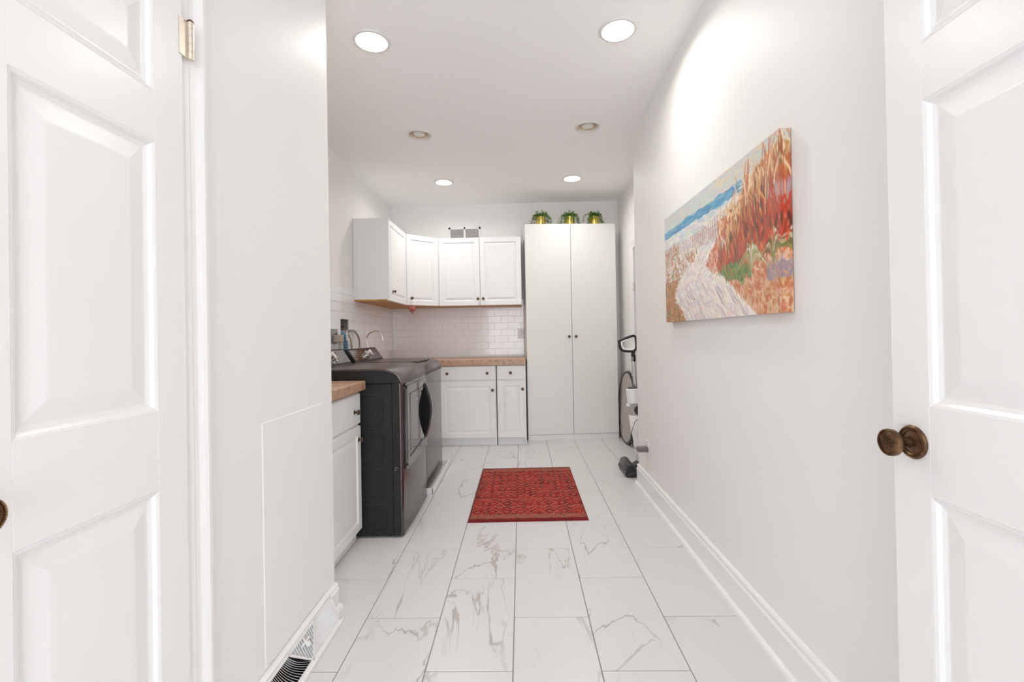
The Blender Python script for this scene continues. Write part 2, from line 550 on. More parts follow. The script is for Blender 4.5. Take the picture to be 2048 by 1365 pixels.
# wall tiles: 3x6 running bond
PX, PZ, TJ = 0.1545, 0.0762, 0.0022
def wtile_bm(rects):
    t = NB()
    for (a, b, c, d) in rects:
        if b - a > 0.004 and d - c > 0.004:
            box(t, a, b, -0.006, 0.0, c, d, 0.0011)
    return t
def cut(r, hole):
    a, b, c, d = r
    ha, hb, hc, hd = hole
    if b <= ha or a >= hb or d <= hc or c >= hd:
        return [r]
    out = []
    if a < ha: out.append((a, ha, c, d))
    if b > hb: out.append((hb, b, c, d))
    a2, b2 = max(a, ha), min(b, hb)
    if c < hc: out.append((a2, b2, c, hc))
    if d > hd: out.append((a2, b2, hd, d))
    return out
ZROWS = [(0.9165, 0.936)] + [(0.936 + i * PZ, 0.936 + (i + 1) * PZ) for i in range(8)] + [(1.5456, 1.588)]
wt_full = {}
def tiles_on(parent, u0, u1, ph, rows, mw, hole=None):
    bm = NB()
    for ri, (z0, z1) in rows:
        off = ph + (PX / 2 if ri % 2 == 0 else 0)
        k = math.floor((u0 - off) / PX)
        while off + k * PX < u1:
            a, b = max(off + k * PX, u0) + TJ / 2, min(off + (k + 1) * PX, u1) - TJ / 2
            k += 1
            if b - a < 0.006:
                continue
            rects = [(a, b, z0 + TJ / 2, z1 - TJ / 2)]
            if hole:
                rects = cut(rects[0], hole)
                rects = [(q[0] - a, q[1] - a, q[2] - z0, q[3] - z0) for q in rects]
            else:
                rects = [(0, b - a, TJ / 2, z1 - z0 - TJ / 2)]
            rects = [q for q in rects if q[1] - q[0] > 0.004 and q[3] - q[2] > 0.004]
            if not rects:
                continue
            key = tuple(tuple(round(v, 4) for v in q) for q in rects)
            if key not in wt_full:
                wt_full[key] = mesh_of('wall_tile', wtile_bm(rects), 'wtile', False)
            tilt = RX(random.uniform(-0.006, 0.006)) @ RZ(random.uniform(-0.006, 0.006))
            inst('wall_tile', wt_full[key], parent, mw @ T(a, 0, z0) @ tilt)
BKE = 0.038
rows = list(enumerate(ZROWS))
tiles_on(wb, XL + 0.007, BKE, -0.614 - 10 * PX, rows, T(0, YB - 0.0005, 0))
# on the left wall local x -> world y, front -> +x
ML = T(XL + 0.0005, 0, 0) @ RZ(math.pi / 2)
tiles_on(wl, 1.99, YB - 0.007, 4.02 - 10 * PX, rows, ML, hole=(BX[0] + 0.01, BX[1] - 0.01, BX[2] + 0.01, BX[3] - 0.01))
bm = NB(); box(bm, XL, BKE, YB - 0.003, YB, 0.9165, 1.588)
obj('grout_bed', bm, 'grout_w', wb)
bm = NB()
for (a, b, c, d) in cut((1.99, YB, 0.9165, 1.588), (BX[0] + 0.01, BX[1] - 0.01, BX[2] + 0.01, BX[3] - 0.01)):
    box(bm, XL, XL + 0.003, a, b, c, d)
obj('grout_bed', bm, 'grout_w', wl)

# baseboards
def base_prof(sgn, x, k=1.0):
    p = [(0, 0), (0.036, 0), (0.035, 0.009), (0.030, 0.017), (0.022, 0.021), (0.017, 0.0215), (0.017, 0.112), (0.0195, 0.116), (0.0185, 0.121), (0.012, 0.128), (0.012, 0.132), (0.0145, 0.137), (0.0135, 0.146), (0.008, 0.152), (0.0, 0.153)]
    return [(x + sgn * a, b if b < 0.03 else 0.0215 + (b - 0.0215) * k) for a, b in p]
bm = NB(); prism(bm, base_prof(-1, XR), 'y', -0.25, YR + 0.004)
prism(bm, [(YR + a - 0.001, b) for a, b in [(p[0], p[1]) for p in base_prof(1, 0)]], 'x', XR - 0.004, XA)
struct('baseboard_right', bm, 'trim', smooth=False, label='white moulded baseboard below the painting')
RG0, RG1 = 1.395, 1.895
BK = 0.66
bm = NB()
prism(bm, base_prof(1, XN, BK), 'y', 1.18, RG0)
prism(bm, base_prof(1, XN, BK), 'y', RG1, YN + 0.004)
prism(bm, [(YN + a - 0.001, b) for a, b in base_prof(1, 0, BK)], 'x', -0.925, XN + 0.004)
struct('baseboard_left', bm, 'trim', label='white moulded baseboard at the end of the left wall')
bm = NB(); prism(bm, base_prof(-1, XA), 'y', YR + 0.03, DA0 - 0.09)
prism(bm, base_prof(-1, XA), 'y', DA1 + 0.11, YB)
struct('baseboard_back', bm, 'trim', label='white baseboard in the alcove')

# casing of the left door
def casing_bm(wallx, s, yin, yout, z1):
    w = yout - yin
    pr = [(0, 0), (0.012, 0), (0.014, 0.012), (0.011, 0.02), (0.013, 0.034), (0.02, 0.046), (0.024, 0.056), (0.024, 0.066), (0.018, 0.072), (0, 0.074)]
    k = w / 0.074
    return [(wallx + s * a, yin + b * k) for a, b in pr]
bm = NB()
prism(bm, casing_bm(XN, 1, 1.112, 1.178, 0), 'z', 0, 2.13)
prism(bm, casing_bm(XN, 1, D1A - 0.025, D1A - 0.095, 0), 'z', 0, 2.13)
prism(bm, [(XN + a, 2.062 + b) for a, b in [(0, 0), (0.012, 0), (0.024, 0.056), (0.024, 0.068), (0, 0.074)]], 'y', D1A - 0.095, 1.178)
box(bm, XN - 0.12, XN + 0.012, 1.0965, 1.114, 0, 2.06)
box(bm, XN - 0.12, XN + 0.004, D1A - 0.025, D1A - 0.005, 0, 2.06)
box(bm, XN - 0.12, XN + 0.004, D1A - 0.025, 1.112, 2.045, 2.062)
struct('trim_1', bm, 'trim', label='white moulded casing around the narrow door')

# panel doors: stiles, rails and raised panels, each a part
def panel_door(name, label, xf, s, y0, y1, ylat_stile, yhinge_stile, zs, th=0.035):
    """face at x = xf looking to sign s; panels given as z intervals."""
    o = thing(name, label, 'door', ((xf - s * th / 2), (y0 + y1) / 2, 0))
    o['kind'] = 'structure'
    del o['category']
    xb = xf - s * th
    xa_, xb_ = min(xf, xb), max(xf, xb)
    ya_, yb_ = y0 + ylat_stile, y1 - yhinge_stile
    for (a, b) in ((y0, ya_), (yb_, y1)):
        bm = NB(); box(bm, xa_, xb_, a, b, 0.012, 2.04, 0.0015); obj('stile', bm, 'door', o)
    edges = [0.012] + [v for z in zs for v in z] + [2.04]
    for i in range(0, len(edges), 2):
        bm = NB(); box(bm, xa_, xb_, ya_ - 0.001, yb_ + 0.001, edges[i], edges[i + 1], 0.0008); obj('rail', bm, 'door', o)
    for (z0, z1) in zs:
        w, h = yb_ - ya_, z1 - z0
        bm = NB()
        nested(bm, w, h, [(0, -0.0), (0.006, 0.002), (0.012, 0.008), (0.020, 0.0105), (0.023, 0.0105), (0.058, 0.005), (0.062, 0.0047)], 0.030)
        # local front (-y) -> world s*x
        mw = T(xf, ya_ if s > 0 else yb_, z0) @ RZ(math.pi / 2 if s > 0 else -math.pi / 2)
        bm.transform(mw)
        obj('panel', bm, 'door', o)
    return o
ZP = [(0.21, 0.838), (1.012, 1.610), (1.722, 1.93)]
door1 = panel_door('door_1', 'narrow white raised-panel door with a nickel hinge', XN + 0.021, 1, D1A, D1B, 0.112, 0.089, ZP)
door2 = panel_door('door_2', 'white raised-panel door standing open with ornate brass knob', 0.79, -1, 0.26, 1.0, 0.11, 0.09, ZP)
bm = NB(); box(bm, 0.78, XR, 0.14, 0.255, 0, 2.06); box(bm, 0.70, XR, -0.05, 0.14, 0, 2.12)
struct('trim_2', bm, 'trim', label='white door jamb at the hall opening')

# hinge of the left door
bm = NB(); box(bm, XN + 0.0205, XN + 0.0235, 1.080, 1.112, 1.856, 1.948, 0.0008)
hl = obj('hinge', bm, 'nickel', door1, label='satin nickel butt hinge')
for k, (a, b) in enumerate([(0, 0.018), (0.0185, 0.037), (0.0375, 0.056), (0.0565, 0.075), (0.0755, 0.092)]):
    bm = NB(); lathe(bm, [(0, a), (0.0075, a), (0.0075, b), (0, b)], 14, T(XN + 0.0275, 1.112, 1.856)); obj('knuckle', bm, 'nickel', hl, smooth=True)
bm = NB(); lathe(bm, [(0, 0), (0.0085, 0), (0.0085, 0.002), (0.005, 0.006), (0, 0.0065)], 14, T(XN + 0.0275, 1.112, 1.948)); obj('pin', bm, 'brass', hl, smooth=True)

# ornate door knobs
def door_knob(door, x, y, z, s):
    """axis along s*x from the face at x"""
    mw = T(x, y, z) @ RY(s * math.pi / 2)
    bm = NB(); lathe(bm, [(0, 0), (0.033, 0), (0.034, 0.003), (0.031, 0.0065), (0.026, 0.0065), (0.0235, 0.0045), (0.017, 0.0075), (0.012, 0.011), (0, 0.012)], 40, mw)
    ros = obj('rosette', bm, 'brass', door, smooth=True, label='round beaded brass rosette')
    bm = NB()
    for i in range(40):
        a = 2 * math.pi * i / 40
        t = NB(); bmesh.ops.create_icosphere(t, subdivisions=1, radius=0.0031)
        merge(bm, t, mw @ T(0.0287 * math.cos(a), 0.0287 * math.sin(a), 0.0062))
    obj('beading', bm, 'brass', ros, smooth=True)
    bm = NB(); lathe(bm, [(0, 0.008), (0.0115, 0.010), (0.0095, 0.018), (0.0095, 0.026), (0.013, 0.031), (0, 0.032)], 28, mw)
    obj('stem', bm, 'brass', door, smooth=True)
    bm = NB(); lathe(bm, [(0, 0.029), (0.013, 0.030), (0.021, 0.035), (0.026, 0.041), (0.0275, 0.047), (0.0265, 0.052), (0.0245, 0.053), (0.0235, 0.0515), (0.021, 0.0525), (0.016, 0.0535), (0.008, 0.0545), (0, 0.0548)], 40, mw)
    kn = obj('knob', bm, 'brass', door, smooth=True, label='antique brass knob with floral relief')
    bm = NB()
    for i in range(44):
        a = 2 * math.pi * i / 44
        t = NB(); bmesh.ops.create_icosphere(t, subdivisions=1, radius=0.0022)
        merge(bm, t, mw @ T(0.0247 * math.cos(a), 0.0247 * math.sin(a), 0.0525))
    for ring, n, rr in ((0.0, 1, 0.0045), (0.007, 6, 0.004), (0.0135, 10, 0.0036)):
        for i in range(n):
            a = 2 * math.pi * i / n + ring * 40
            t = NB(); bmesh.ops.create_icosphere(t, subdivisions=1, radius=rr)
            merge(bm, t, mw @ T(ring * math.cos(a), ring * math.sin(a), 0.0538) @ RZ(a) @ Matrix.Diagonal((1.15, 0.6, 0.4, 1)))
    obj('relief', bm, 'brass', kn, smooth=True)
door_knob(door2, 0.79, 0.948, 0.936, -1)
door_knob(door1, XN + 0.021, 0.632, 0.923, 1)

# alcove door with casing
bm = NB()
prism(bm, casing_bm(XA, -1, DA1 - 0.012, DA1 + 0.095, 0), 'z', 0, 2.05)
prism(bm, casing_bm(XA, -1, DA0 + 0.012, DA0 - 0.085, 0), 'z', 0, 2.05)
prism(bm, [(XA - a, 2.03 + b) for a, b in [(0, 0), (0.012, 0), (0.013, 0.03), (0.024, 0.07), (0.024, 0.085), (0, 0.092)]], 'y', DA0 - 0.085, DA1 + 0.095)
struct('trim_3', bm, 'trim', label='white moulded casing of the alcove door')
door3 = panel_door('door_3', 'white panel door in the alcove behind the wall end', XA + 0.004, -1, DA0 + 0.002, DA1 - 0.002, 0.11, 0.11, ZP)
bm = NB(); lathe(bm, [(0, 0), (0.008, 0), (0.008, 0.09), (0, 0.09)], 12, T(XA - 0.012, DA1 - 0.03, 1.59)); obj('hinge', bm, 'nickel', door3, smooth=True)

# ------------------------------------------------------------------ shared hardware
def knob_mesh():
    bm = NB()
    lathe(bm, [(0, 0), (0.0125, 0), (0.0125, 0.002), (0.006, 0.005), (0.0048, 0.012), (0.009, 0.016), (0.0145, 0.019), (0.0155, 0.0225), (0.013, 0.0265), (0.007, 0.029), (0, 0.0295)], 20)
    return mesh_of('knob', bm, 'knobbrass')
KNOB = knob_mesh()
KF = RX(math.pi / 2)                 # axis to -y
def knob(parent, x, y, z, mw=None, world=True, rot=None):
    return inst('knob', KNOB, parent, T(x, y, z) @ (rot or KF), world)

# ------------------------------------------------------------------ base cabinets, back run
YF = 4.86                           # door front plane
def back_base(name, label, x0, x1, knobs, dknob, left_extra=0.0):
    o = thing(name, label, 'cabinet', ((x0 + x1) / 2, 5.15, 0), group=None)
    bm = NB(); box(bm, x0, x1, YF + 0.018, YB - 0.01, 0.085, 0.852); obj('carcass', bm, 'cab', o)
    bm = NB(); box(bm, x0, x1, YF + 0.07, YF + 0.085, 0.0, 0.09); obj('toe_kick', bm, 'cab', o)
    w = x1 - x0 - 0.012
    bm = panel_bm(w, 0.150, SLABF); bm.transform(T(x0 + 0.006, YF + 0.018, 0.699)); d = obj('drawer', bm, 'cab', o)
    for k in knobs:
        knob(d, k, YF, 0.772)
    bm = panel_bm(w, 0.598); bm.transform(T(x0 + 0.006, YF + 0.018, 0.088)); d = obj('door', bm, 'cab', o)
    knob(d, dknob[0], YF, dknob[1])
    return o
back_base('base_cabinet', 'wide white base cabinet with a two-knob drawer beside the washer', -0.866, -0.272, (-0.785, -0.362), (-0.308, 0.592))
c2 = back_base('base_cabinet', 'narrow white base cabinet with one-knob drawer beside the tall wardrobe', -0.262, 0.034, (-0.116,), (0.008, 0.600))
bm = NB(); box(bm, 0.034, 0.043, YF + 0.02, YB - 0.01, 0.0, 0.852); obj('end_panel', bm, 'cab', c2)
o = thing('corner_base_cabinet', 'white corner base cabinet hidden behind the washer under the sink', 'cabinet', (-1.2, 4.8, 0))
bm = NB(); box(bm, XL + 0.005, -0.95, 4.215, 4.855, 0.085, 0.852); box(bm, XL + 0.005, -0.876, 4.88, YB - 0.01, 0.085, 0.852); obj('carcass', bm, 'cab', o)
bm = NB(); box(bm, XL + 0.02, -1.02, 4.22, 5.4, 0.0, 0.09); obj('toe_kick', bm, 'cab', o)
bm = panel_bm(0.60, 0.75); bm.transform(T(-0.95, 4.24, 0.092) @ RZ(math.pi / 2)); d = obj('door', bm, 'cab', o)
knob(d, -0.93, 4.30, 0.62, rot=RY(math.pi / 2))

def counter(name, label, boxes, lines):
    o = thing(name, label, 'countertop', (boxes[0][0], boxes[0][2], 0.853))
    bm = NB()
    for b in boxes:
        box(bm, *b, 0.853, 0.9165, 0.003)
    obj('slab', bm, 'counter', o)
    bm = NB()
    for b in lines:
        box(bm, *b)
    obj('joint', bm, 'counter_line', o, kind='stuff')
    return o
CX1 = 0.046
lines = [(x, x + 0.003, 4.8345, 4.84, 0.858, 0.914) for x in (-0.595, -0.29, 0.015)] + [(x, x + 0.003, 4.84, YB - 0.01, 0.916, 0.9169) for x in (-1.2, -0.9, -0.595, -0.29, 0.015)]
lines += [(-0.875, CX1 - 0.002, 4.8346, 4.838, 0.9115, 0.9135), (-1.5, CX1 - 0.004, 5.13, 5.133, 0.916, 0.9169)]
counter('countertop', 'tan stone-tiled countertop along the back wall beside the wardrobe', [(XL + 0.004, CX1, 4.835, YB - 0.004), (XL + 0.004, -0.90, 4.20, 4.835)], lines)
# left-hand cabinet before the dryer
LC0, LC1 = 1.990, 2.648
XF = -0.950
o = thing('base_cabinet', 'white base cabinet with drawer and door between wall end and dryer', 'cabinet', (-1.24, 2.31, 0))
bm = NB(); box(bm, XL + 0.005, XF, LC0, LC1, 0.085, 0.866); obj('carcass', bm, 'cab', o)
bm = NB(); box(bm, XF - 0.035, XF - 0.02, LC0 + 0.002, LC1, 0, 0.09); obj('toe_kick', bm, 'cab', o)
bm = panel_bm(LC1 - LC0 - 0.012, 0.175, SLABF); bm.transform(T(XF, LC0 + 0.006, 0.676) @ RZ(math.pi / 2)); d = obj('drawer', bm, 'cab', o)
knob(d, XF + 0.018, 2.545, 0.753, rot=RY(math.pi / 2))
bm = panel_bm(LC1 - LC0 - 0.012, 0.592); bm.transform(T(XF, LC0 + 0.006, 0.072) @ RZ(math.pi / 2)); d = obj('door', bm, 'cab', o)
knob(d, XF + 0.018, 2.605, 0.588, rot=RY(math.pi / 2))
o = thing('countertop', 'short tan stone-tiled countertop in front of the dryer', 'countertop', (-1.2, 2.3, 0.866))
bm = NB(); box(bm, XL + 0.004, -0.905, LC0, LC1 + 0.008, 0.867, 0.9185, 0.003); obj('slab', bm, 'counter', o)
bm = NB(); box(bm, -0.9053, -0.9045, LC0, LC1 + 0.006, 0.9105, 0.9125); box(bm, XL + 0.01, -0.907, 2.35, 2.353, 0.918, 0.9189); obj('joint', bm, 'counter_line', o, kind='stuff')

# ------------------------------------------------------------------ upper cabinets
ZU0, ZU1 = 1.503, 2.262
YU, XU = 5.10, -1.195
KZ = 1.588
UA, UB = 4.185, 4.832               # left cabinet along y
DX1 = -0.902                        # where the back run starts
o = thing('wall_cabinet', 'white hanging cabinet with a plain side over the washer', 'cabinet', (XL + 0.15, 4.5, ZU0))
bm = NB(); box(bm, XL + 0.002, XU - 0.018, UA, UB - 0.002, ZU0 + 0.014, ZU1, 0.001); obj('carcass', bm, 'cab', o)
bm = NB(); box(bm, XL + 0.002, XU - 0.018, UA + 0.002, UB - 0.002, ZU0, ZU0 + 0.014); obj('bottom_board', bm, 'wood_under', o, label='bare orange wood underside')
bm = panel_bm(UB - UA - 0.008, ZU1 - ZU0 - 0.004); bm.transform(T(XU - 0.018, UA + 0.004, ZU0 + 0.001) @ RZ(math.pi / 2)); d = obj('door', bm, 'cab', o)
knob(d, XU, 4.315, 1.598, rot=RY(math.pi / 2))
o = thing('corner_wall_cabinet', 'white diagonal corner hanging cabinet with the heart ornament on its knob', 'cabinet', (-1.25, 5.15, ZU0))
dang = math.atan2(YU - UB, DX1 - XU)
dl = math.hypot(YU - UB, DX1 - XU)
nx, ny = -math.sin(dang), math.cos(dang)      # into the cabinet
pent = [(XL + 0.002, UB), (XU - 0.018, UB), (XU + nx * 0.018 + 0.002, UB + ny * 0.018), (DX1 + nx * 0.018, YU + ny * 0.018 - 0.002), (DX1, YU + 0.018), (DX1, YB - 0.008), (XL + 0.002, YB - 0.008)]
bm = NB(); prism(bm, pent, 'z', ZU0 + 0.014, ZU1); obj('carcass', bm, 'cab', o)
bm = NB(); prism(bm, pent, 'z', ZU0, ZU0 + 0.014); obj('bottom_board', bm, 'wood_under', o, label='bare orange wood underside')
MD = T(XU + nx * 0.018, UB + ny * 0.018, ZU0 + 0.001) @ RZ(dang)
bm = panel_bm(dl - 0.006, ZU1 - ZU0 - 0.004); bm.transform(MD @ T(0.003, 0, 0)); d = obj('door', bm, 'cab', o)
KD = MD @ T(0.055, -0.018, 0.075)
inst('knob', KNOB, d, KD @ KF)
o = thing('wall_cabinet', 'white two-door hanging cabinet under the air vent', 'cabinet', (-0.44, 5.25, ZU0))
bm = NB(); box(bm, DX1 + 0.001, 0.016, YU + 0.018, YB - 0.008, ZU0 + 0.014, ZU1); obj('carcass', bm, 'cab', o)
bm = NB(); box(bm, DX1 + 0.001, 0.016, YU + 0.018, YB - 0.008, ZU0, ZU0 + 0.014); obj('bottom_board', bm, 'wood_under', o, label='bare orange wood underside')
mid = -0.442
for a, b, kx in ((DX1 + 0.003, mid - 0.002, -0.466), (mid + 0.002, 0.016, -0.408)):
    bm = panel_bm(b - a, ZU1 - ZU0 - 0.004); bm.transform(T(a, YU + 0.018, ZU0 + 0.001)); d = obj('door', bm, 'cab', o)
    knob(d, kx, YU, 1.578)
# heart ornament
o = thing('heart_ornament', 'small patterned fabric heart hanging from the corner cabinet knob', 'ornament', KD.translation)
kp = KD @ Vector((0, -0.014, 0))
bm = NB(); tube(bm, [kp + Vector((0, 0, 0.007)), kp + Vector((0, -0.002, -0.03)), kp + Vector((0, -0.003, -0.075))], 0.0016, 6); obj('ribbon', bm, 'ribbon', o)
def heart_bm(w, th):
    t = NB()
    n = 40
    ring = []
    for i in range(n):
        a = 2 * math.pi * i / n
        x = 16 * math.sin(a) ** 3
        z = 13 * math.cos(a) - 5 * math.cos(2 * a) - 2 * math.cos(3 * a) - math.cos(4 * a)
        ring.append((x / 32 * w, z / 29 * w * 1.25))
    prev = None
    for k, (s, y) in enumerate([(0.35, th), (0.7, th * 0.85), (0.92, th * 0.5), (1.0, 0), (0.92, -th * 0.5), (0.7, -th * 0.85), (0.35, -th)]):
        cur = [t.verts.new((x * s, y, z * s)) for x, z in ring]
        if prev:
            for i in range(n):
                t.faces.new((prev[i], prev[(i + 1) % n], cur[(i + 1) % n], cur[i]))
        else:
            t.faces.new(cur)
        prev = cur
    t.faces.new(prev[::-1])
    return t
hb = heart_bm(0.075, 0.016); hb.transform(T(kp.x, kp.y - 0.006, kp.z - 0.118)); obj('heart', hb, 'heart', o, smooth=True)

# ------------------------------------------------------------------ wardrobe
WA = math.atan2(0.075, 1.010)
W, WH, WD = 1.013, 2.395, 0.258
o = thing('wardrobe', 'tall plain white two-door wardrobe with brass knobs', 'wardrobe', (0.064, 5.085, 0), WA)
bm = NB(); box(bm, 0, W, 0.020, WD, 0.005, WH, 0.001)
obj('carcass', bm, 'wardrobe', o, world=False)
bm = NB(); box(bm, 0.0, W, 0.004, 0.019, 0.0, 0.058, 0.001); obj('plinth', bm, 'wardrobe', o, world=False)
bm = NB(); box(bm, 0.02, W - 0.02, 0.0175, 0.0195, 0.062, WH - 0.01); obj('gap_shade', bm, 'wardrobe_shade', o, world=False)  # darker grey plate stands in for shade between the doors
for a, b, kx in ((0.001, W / 2 - 0.003, W / 2 - 0.036), (W / 2 + 0.003, W - 0.001, W / 2 + 0.040)):
    bm = NB(); box(bm, a, b, 0.0, 0.0172, 0.062, WH - 0.001, 0.001); d = obj('door', bm, 'wardrobe', o, world=False)
    knob(d, kx, 0.0, 1.142, world=False)
wardrobe = o
def wpt(x, y, z):
    return T(0.064, 5.085, 0) @ RZ(WA) @ Vector((x, y, z))

# ------------------------------------------------------------------ plants
def plant(label, lx, seed, lush):
    p = wpt(lx, 0.115, WH + 0.001)
    o = thing('potted_plant', label, 'plant', p, 0, 'gold potted plants on the wardrobe')
    rnd = random.Random(seed)
    bm = NB(); lathe(bm, [(0, 0), (0.050, 0), (0.054, 0.010), (0.056, 0.100), (0.052, 0.101), (0.050, 0.09), (0, 0.09)], 32); obj('pot', bm, 'gold', o, world=False, smooth=True)
    bm = NB(); lathe(bm, [(0, 0.093), (0.050, 0.0925), (0, 0.0921)], 16); obj('soil', bm, 'soil', o, world=False)
    bm, sb = NB(), NB()
    def leaf(q, d, s):
        d = d.normalized()
        side = d.cross(Vector((rnd.uniform(-1, 1), rnd.uniform(-1, 1), rnd.uniform(-1, 1)))).normalized()
        up = d.cross(side)
        v = [bm.verts.new(q), bm.verts.new(q + d * s * 0.5 + side * s * 0.28 + up * s * 0.08), bm.verts.new(q + d * s), bm.verts.new(q + d * s * 0.5 - side * s * 0.28 + up * s * 0.08)]
        bm.faces.new(v)
    for i in range(lush):
        a = rnd.uniform(0, 2 * math.pi)
        r0 = rnd.uniform(0, 0.045)
        long_ = rnd.random() < 0.42
        base = Vector((r0 * math.cos(a), r0 * math.sin(a), 0.092))
        out = Vector((math.cos(a), math.sin(a) * 0.8, 0))
        if long_:
            R_ = rnd.uniform(0.07, 0.105)
            pts = [base, base + out * 0.035 + Vector((0, 0, 0.035)), base + out * (R_ - 0.02) + Vector((0, 0, 0.005)), base + out * R_ + Vector((0, 0, -rnd.uniform(0.03, 0.085)))]
        else:
            pts = [base, base + out * 0.015 + Vector((0, 0, 0.025)), base + out * rnd.uniform(0.02, 0.05) + Vector((0, 0, rnd.uniform(0.03, 0.075)))]
        sp = smooth_path(pts, 6)
        for q in sp:
            if q.z < 0.004:
                q.z = 0.004
        tube(sb, sp, 0.0012, 4, cap=False)
        for k, q in enumerate(sp[2:]):
            for _ in range(2):
                d = Vector((rnd.uniform(-1, 1), rnd.uniform(-1, 1), rnd.uniform(-0.3, 0.9)))
                leaf(q, d, rnd.uniform(0.010, 0.019))
    obj('stem', sb, 'leaf', o, world=False, kind='stuff')
    obj('foliage', bm, 'leaf', o, world=False, kind='stuff')
plant('trailing green plant in gold pot nearest the hanging cabinets', 0.195, 1, 44)
plant('trailing green plant in gold pot, middle of three on the wardrobe', 0.525, 2, 50)
plant('trailing green plant in gold pot nearest the set-back wall', 0.805, 3, 52)

# ------------------------------------------------------------------ dryer and washer
def cover_prof(xb, xf, zt, zl):
    pts = [(xb, zl), (xb, zt - 0.01), (xb + 0.01, zt)]
    pts += [(xf - 0.16, zt), (xf - 0.10, zt - 0.003), (xf - 0.06, zt - 0.011), (xf - 0.032, zt - 0.024), (xf - 0.014, zt - 0.042), (xf - 0.004, zt - 0.062), (xf, zl + 0.005), (xf, zl)]
    return pts
def rr_ring(bm, xs, y0, y1, z0, z1, r, wd, d):
    """raised rounded rectangular rib on a plane y=const (facing -y): outline band"""
    pts = []
    for cx, cz, a0 in ((y1 - r, z1 - r, 0), (y0 + r, z1 - r, 90), (y0 + r, z0 + r, 180), (y1 - r, z0 + r, 270)):
        for k in range(6):
            a = math.radians(a0 + 90 * k / 5)
            pts.append((cx + r * math.cos(a), xs, cz + r * math.sin(a)))
    tube(bm, pts, wd, 6, closed=True)
def machine(name, label, cat, y0, y1, xf, z0, zt, group, is_dryer):
    xb = -1.455
    zl = zt - 0.085
    o = thing(name, label, cat, ((xb + xf) / 2, (y0 + y1) / 2, 0))
    bm = NB(); box(bm, xb, xf - 0.055, y0, y1, z0 + 0.012, zl - 0.002, 0.004); obj('cabinet_body', bm, 'd_side', o)
    bm = NB()
    pr = [(xf - 0.054, y0), (xf - 0.018, y0), (xf - 0.006, y0 + 0.004), (xf - 0.001, y0 + 0.012), (xf, y0 + 0.03), (xf + 0.006, (y0 + y1) / 2), (xf, y1 - 0.03), (xf - 0.001, y1 - 0.012), (xf - 0.006, y1 - 0.004), (xf - 0.018, y1), (xf - 0.054, y1)]
    prism(bm, pr, 'z', z0 + 0.012, zl - 0.002)
    f = obj('front_panel', bm, 'd_front', o, smooth=True)
    bm = NB(); box(bm, xf - 0.0535, xf - 0.012, y0 - 0.0012, y0 + 0.012, z0 + 0.013, zl - 0.003, 0.001); obj('side_edge', bm, 'd_side', o)
    bm = NB(); prism(bm, cover_prof(xb, xf + 0.004, zt, zl), 'y', y0 - 0.003, y1 + 0.003, 0.014, 3); obj('top_cover', bm, 'd_top', o, smooth=True)
    bm = NB(); prism(bm, [(x - 0.004 if x > -1 else x + 0.004, z - (0.009 if z > zl + 0.01 else -0.002)) for x, z in cover_prof(xb, xf + 0.002, zt, zl)], 'y', y0 - 0.0042, y0 + 0.004, 0.0008, 1); obj('cover_skirt', bm, 'd_side', o)
    bm = NB()
    for fx in (xb + 0.08, xf - 0.085):
        for fy in (y0 + 0.045, y1 - 0.045):
            t = NB(); lathe(t, [(0, z0), (0.020, z0), (0.020, z0 + 0.008), (0.012, z0 + 0.010), (0.012, z0 + 0.02), (0, z0 + 0.02)], 14, T(fx, fy, 0))
            obj('foot', t, 'black', o)
    bm.free()
    # console
    pc = [(-1.232, zt - 0.004), (-1.240, zt + 0.004), (-1.300, zt + 0.100), (-1.312, zt + 0.106), (-1.360, zt + 0.104), (-1.430, zt + 0.03), (-1.430, zt - 0.004)]
    bm = NB(); prism(bm, pc, 'y', y0 + 0.012, y1 - 0.012, 0.004); cs = obj('console', bm, 'd_side', o, smooth=True)
    ang = math.atan2(0.096, -0.06)
    fx0, fz0 = -1.240, zt + 0.004
    ux, uz = -0.060 / 0.1132, 0.096 / 0.1132
    nx_, nz_ = uz, -ux
    def face(yc, s, w, h, d):
        """plate on the console face at (y, distance s up the slope)"""
        t = NB()
        box(t, -h / 2, h / 2, -w / 2, w / 2, 0, d)
        return t, Matrix(((ux, 0, nx_, fx0 + ux * s), (0, 1, 0, yc), (uz, 0, nz_, fz0 + uz * s), (0, 0, 0, 1)))
    t, mw = face((y0 + y1) / 2, 0.058, (y1 - y0) - 0.05, 0.100, 0.003)
    t.transform(mw); pn = obj('control_panel', t, 'console', cs, label='glossy brown-black control panel')
    kb = NB()
    _, mw = face((y0 + y1) / 2 + 0.02, 0.055, 0, 0, 0)
    lathe(kb, [(0, 0.002), (0.040, 0.002), (0.040, 0.008), (0.032, 0.010), (0.030, 0.040), (0.026, 0.043), (0, 0.043)], 28, mw)
    obj('dial', kb, 'chrome', cs, smooth=True, label='chrome program dial')
    pb = NB()
    rnd = random.Random(3 if is_dryer else 5)
    for i in range(9):
        yy = y0 + 0.07 + i * 0.062
        if abs(yy - ((y0 + y1) / 2 + 0.02)) < 0.06:
            continue
        for s in (0.030, 0.048, 0.066, 0.084):
            if rnd.random() < 0.75:
                t, mw = face(yy + rnd.uniform(-.008, .008), s, rnd.uniform(0.015, 0.04), 0.0035, 0.0036)
                merge(pb, t, mw)
    obj('print', pb, 'print', cs, kind='stuff')
    for q in (-0.055, 0.09):
        t = NB(); _, mw = face((y0 + y1) / 2 + q, 0.028, 0, 0, 0)
        lathe(t, [(0, 0.002), (0.010, 0.002), (0.010, 0.008), (0, 0.009)], 14, mw); obj('button', t, 'chrome', cs, smooth=True)
    return o, zl
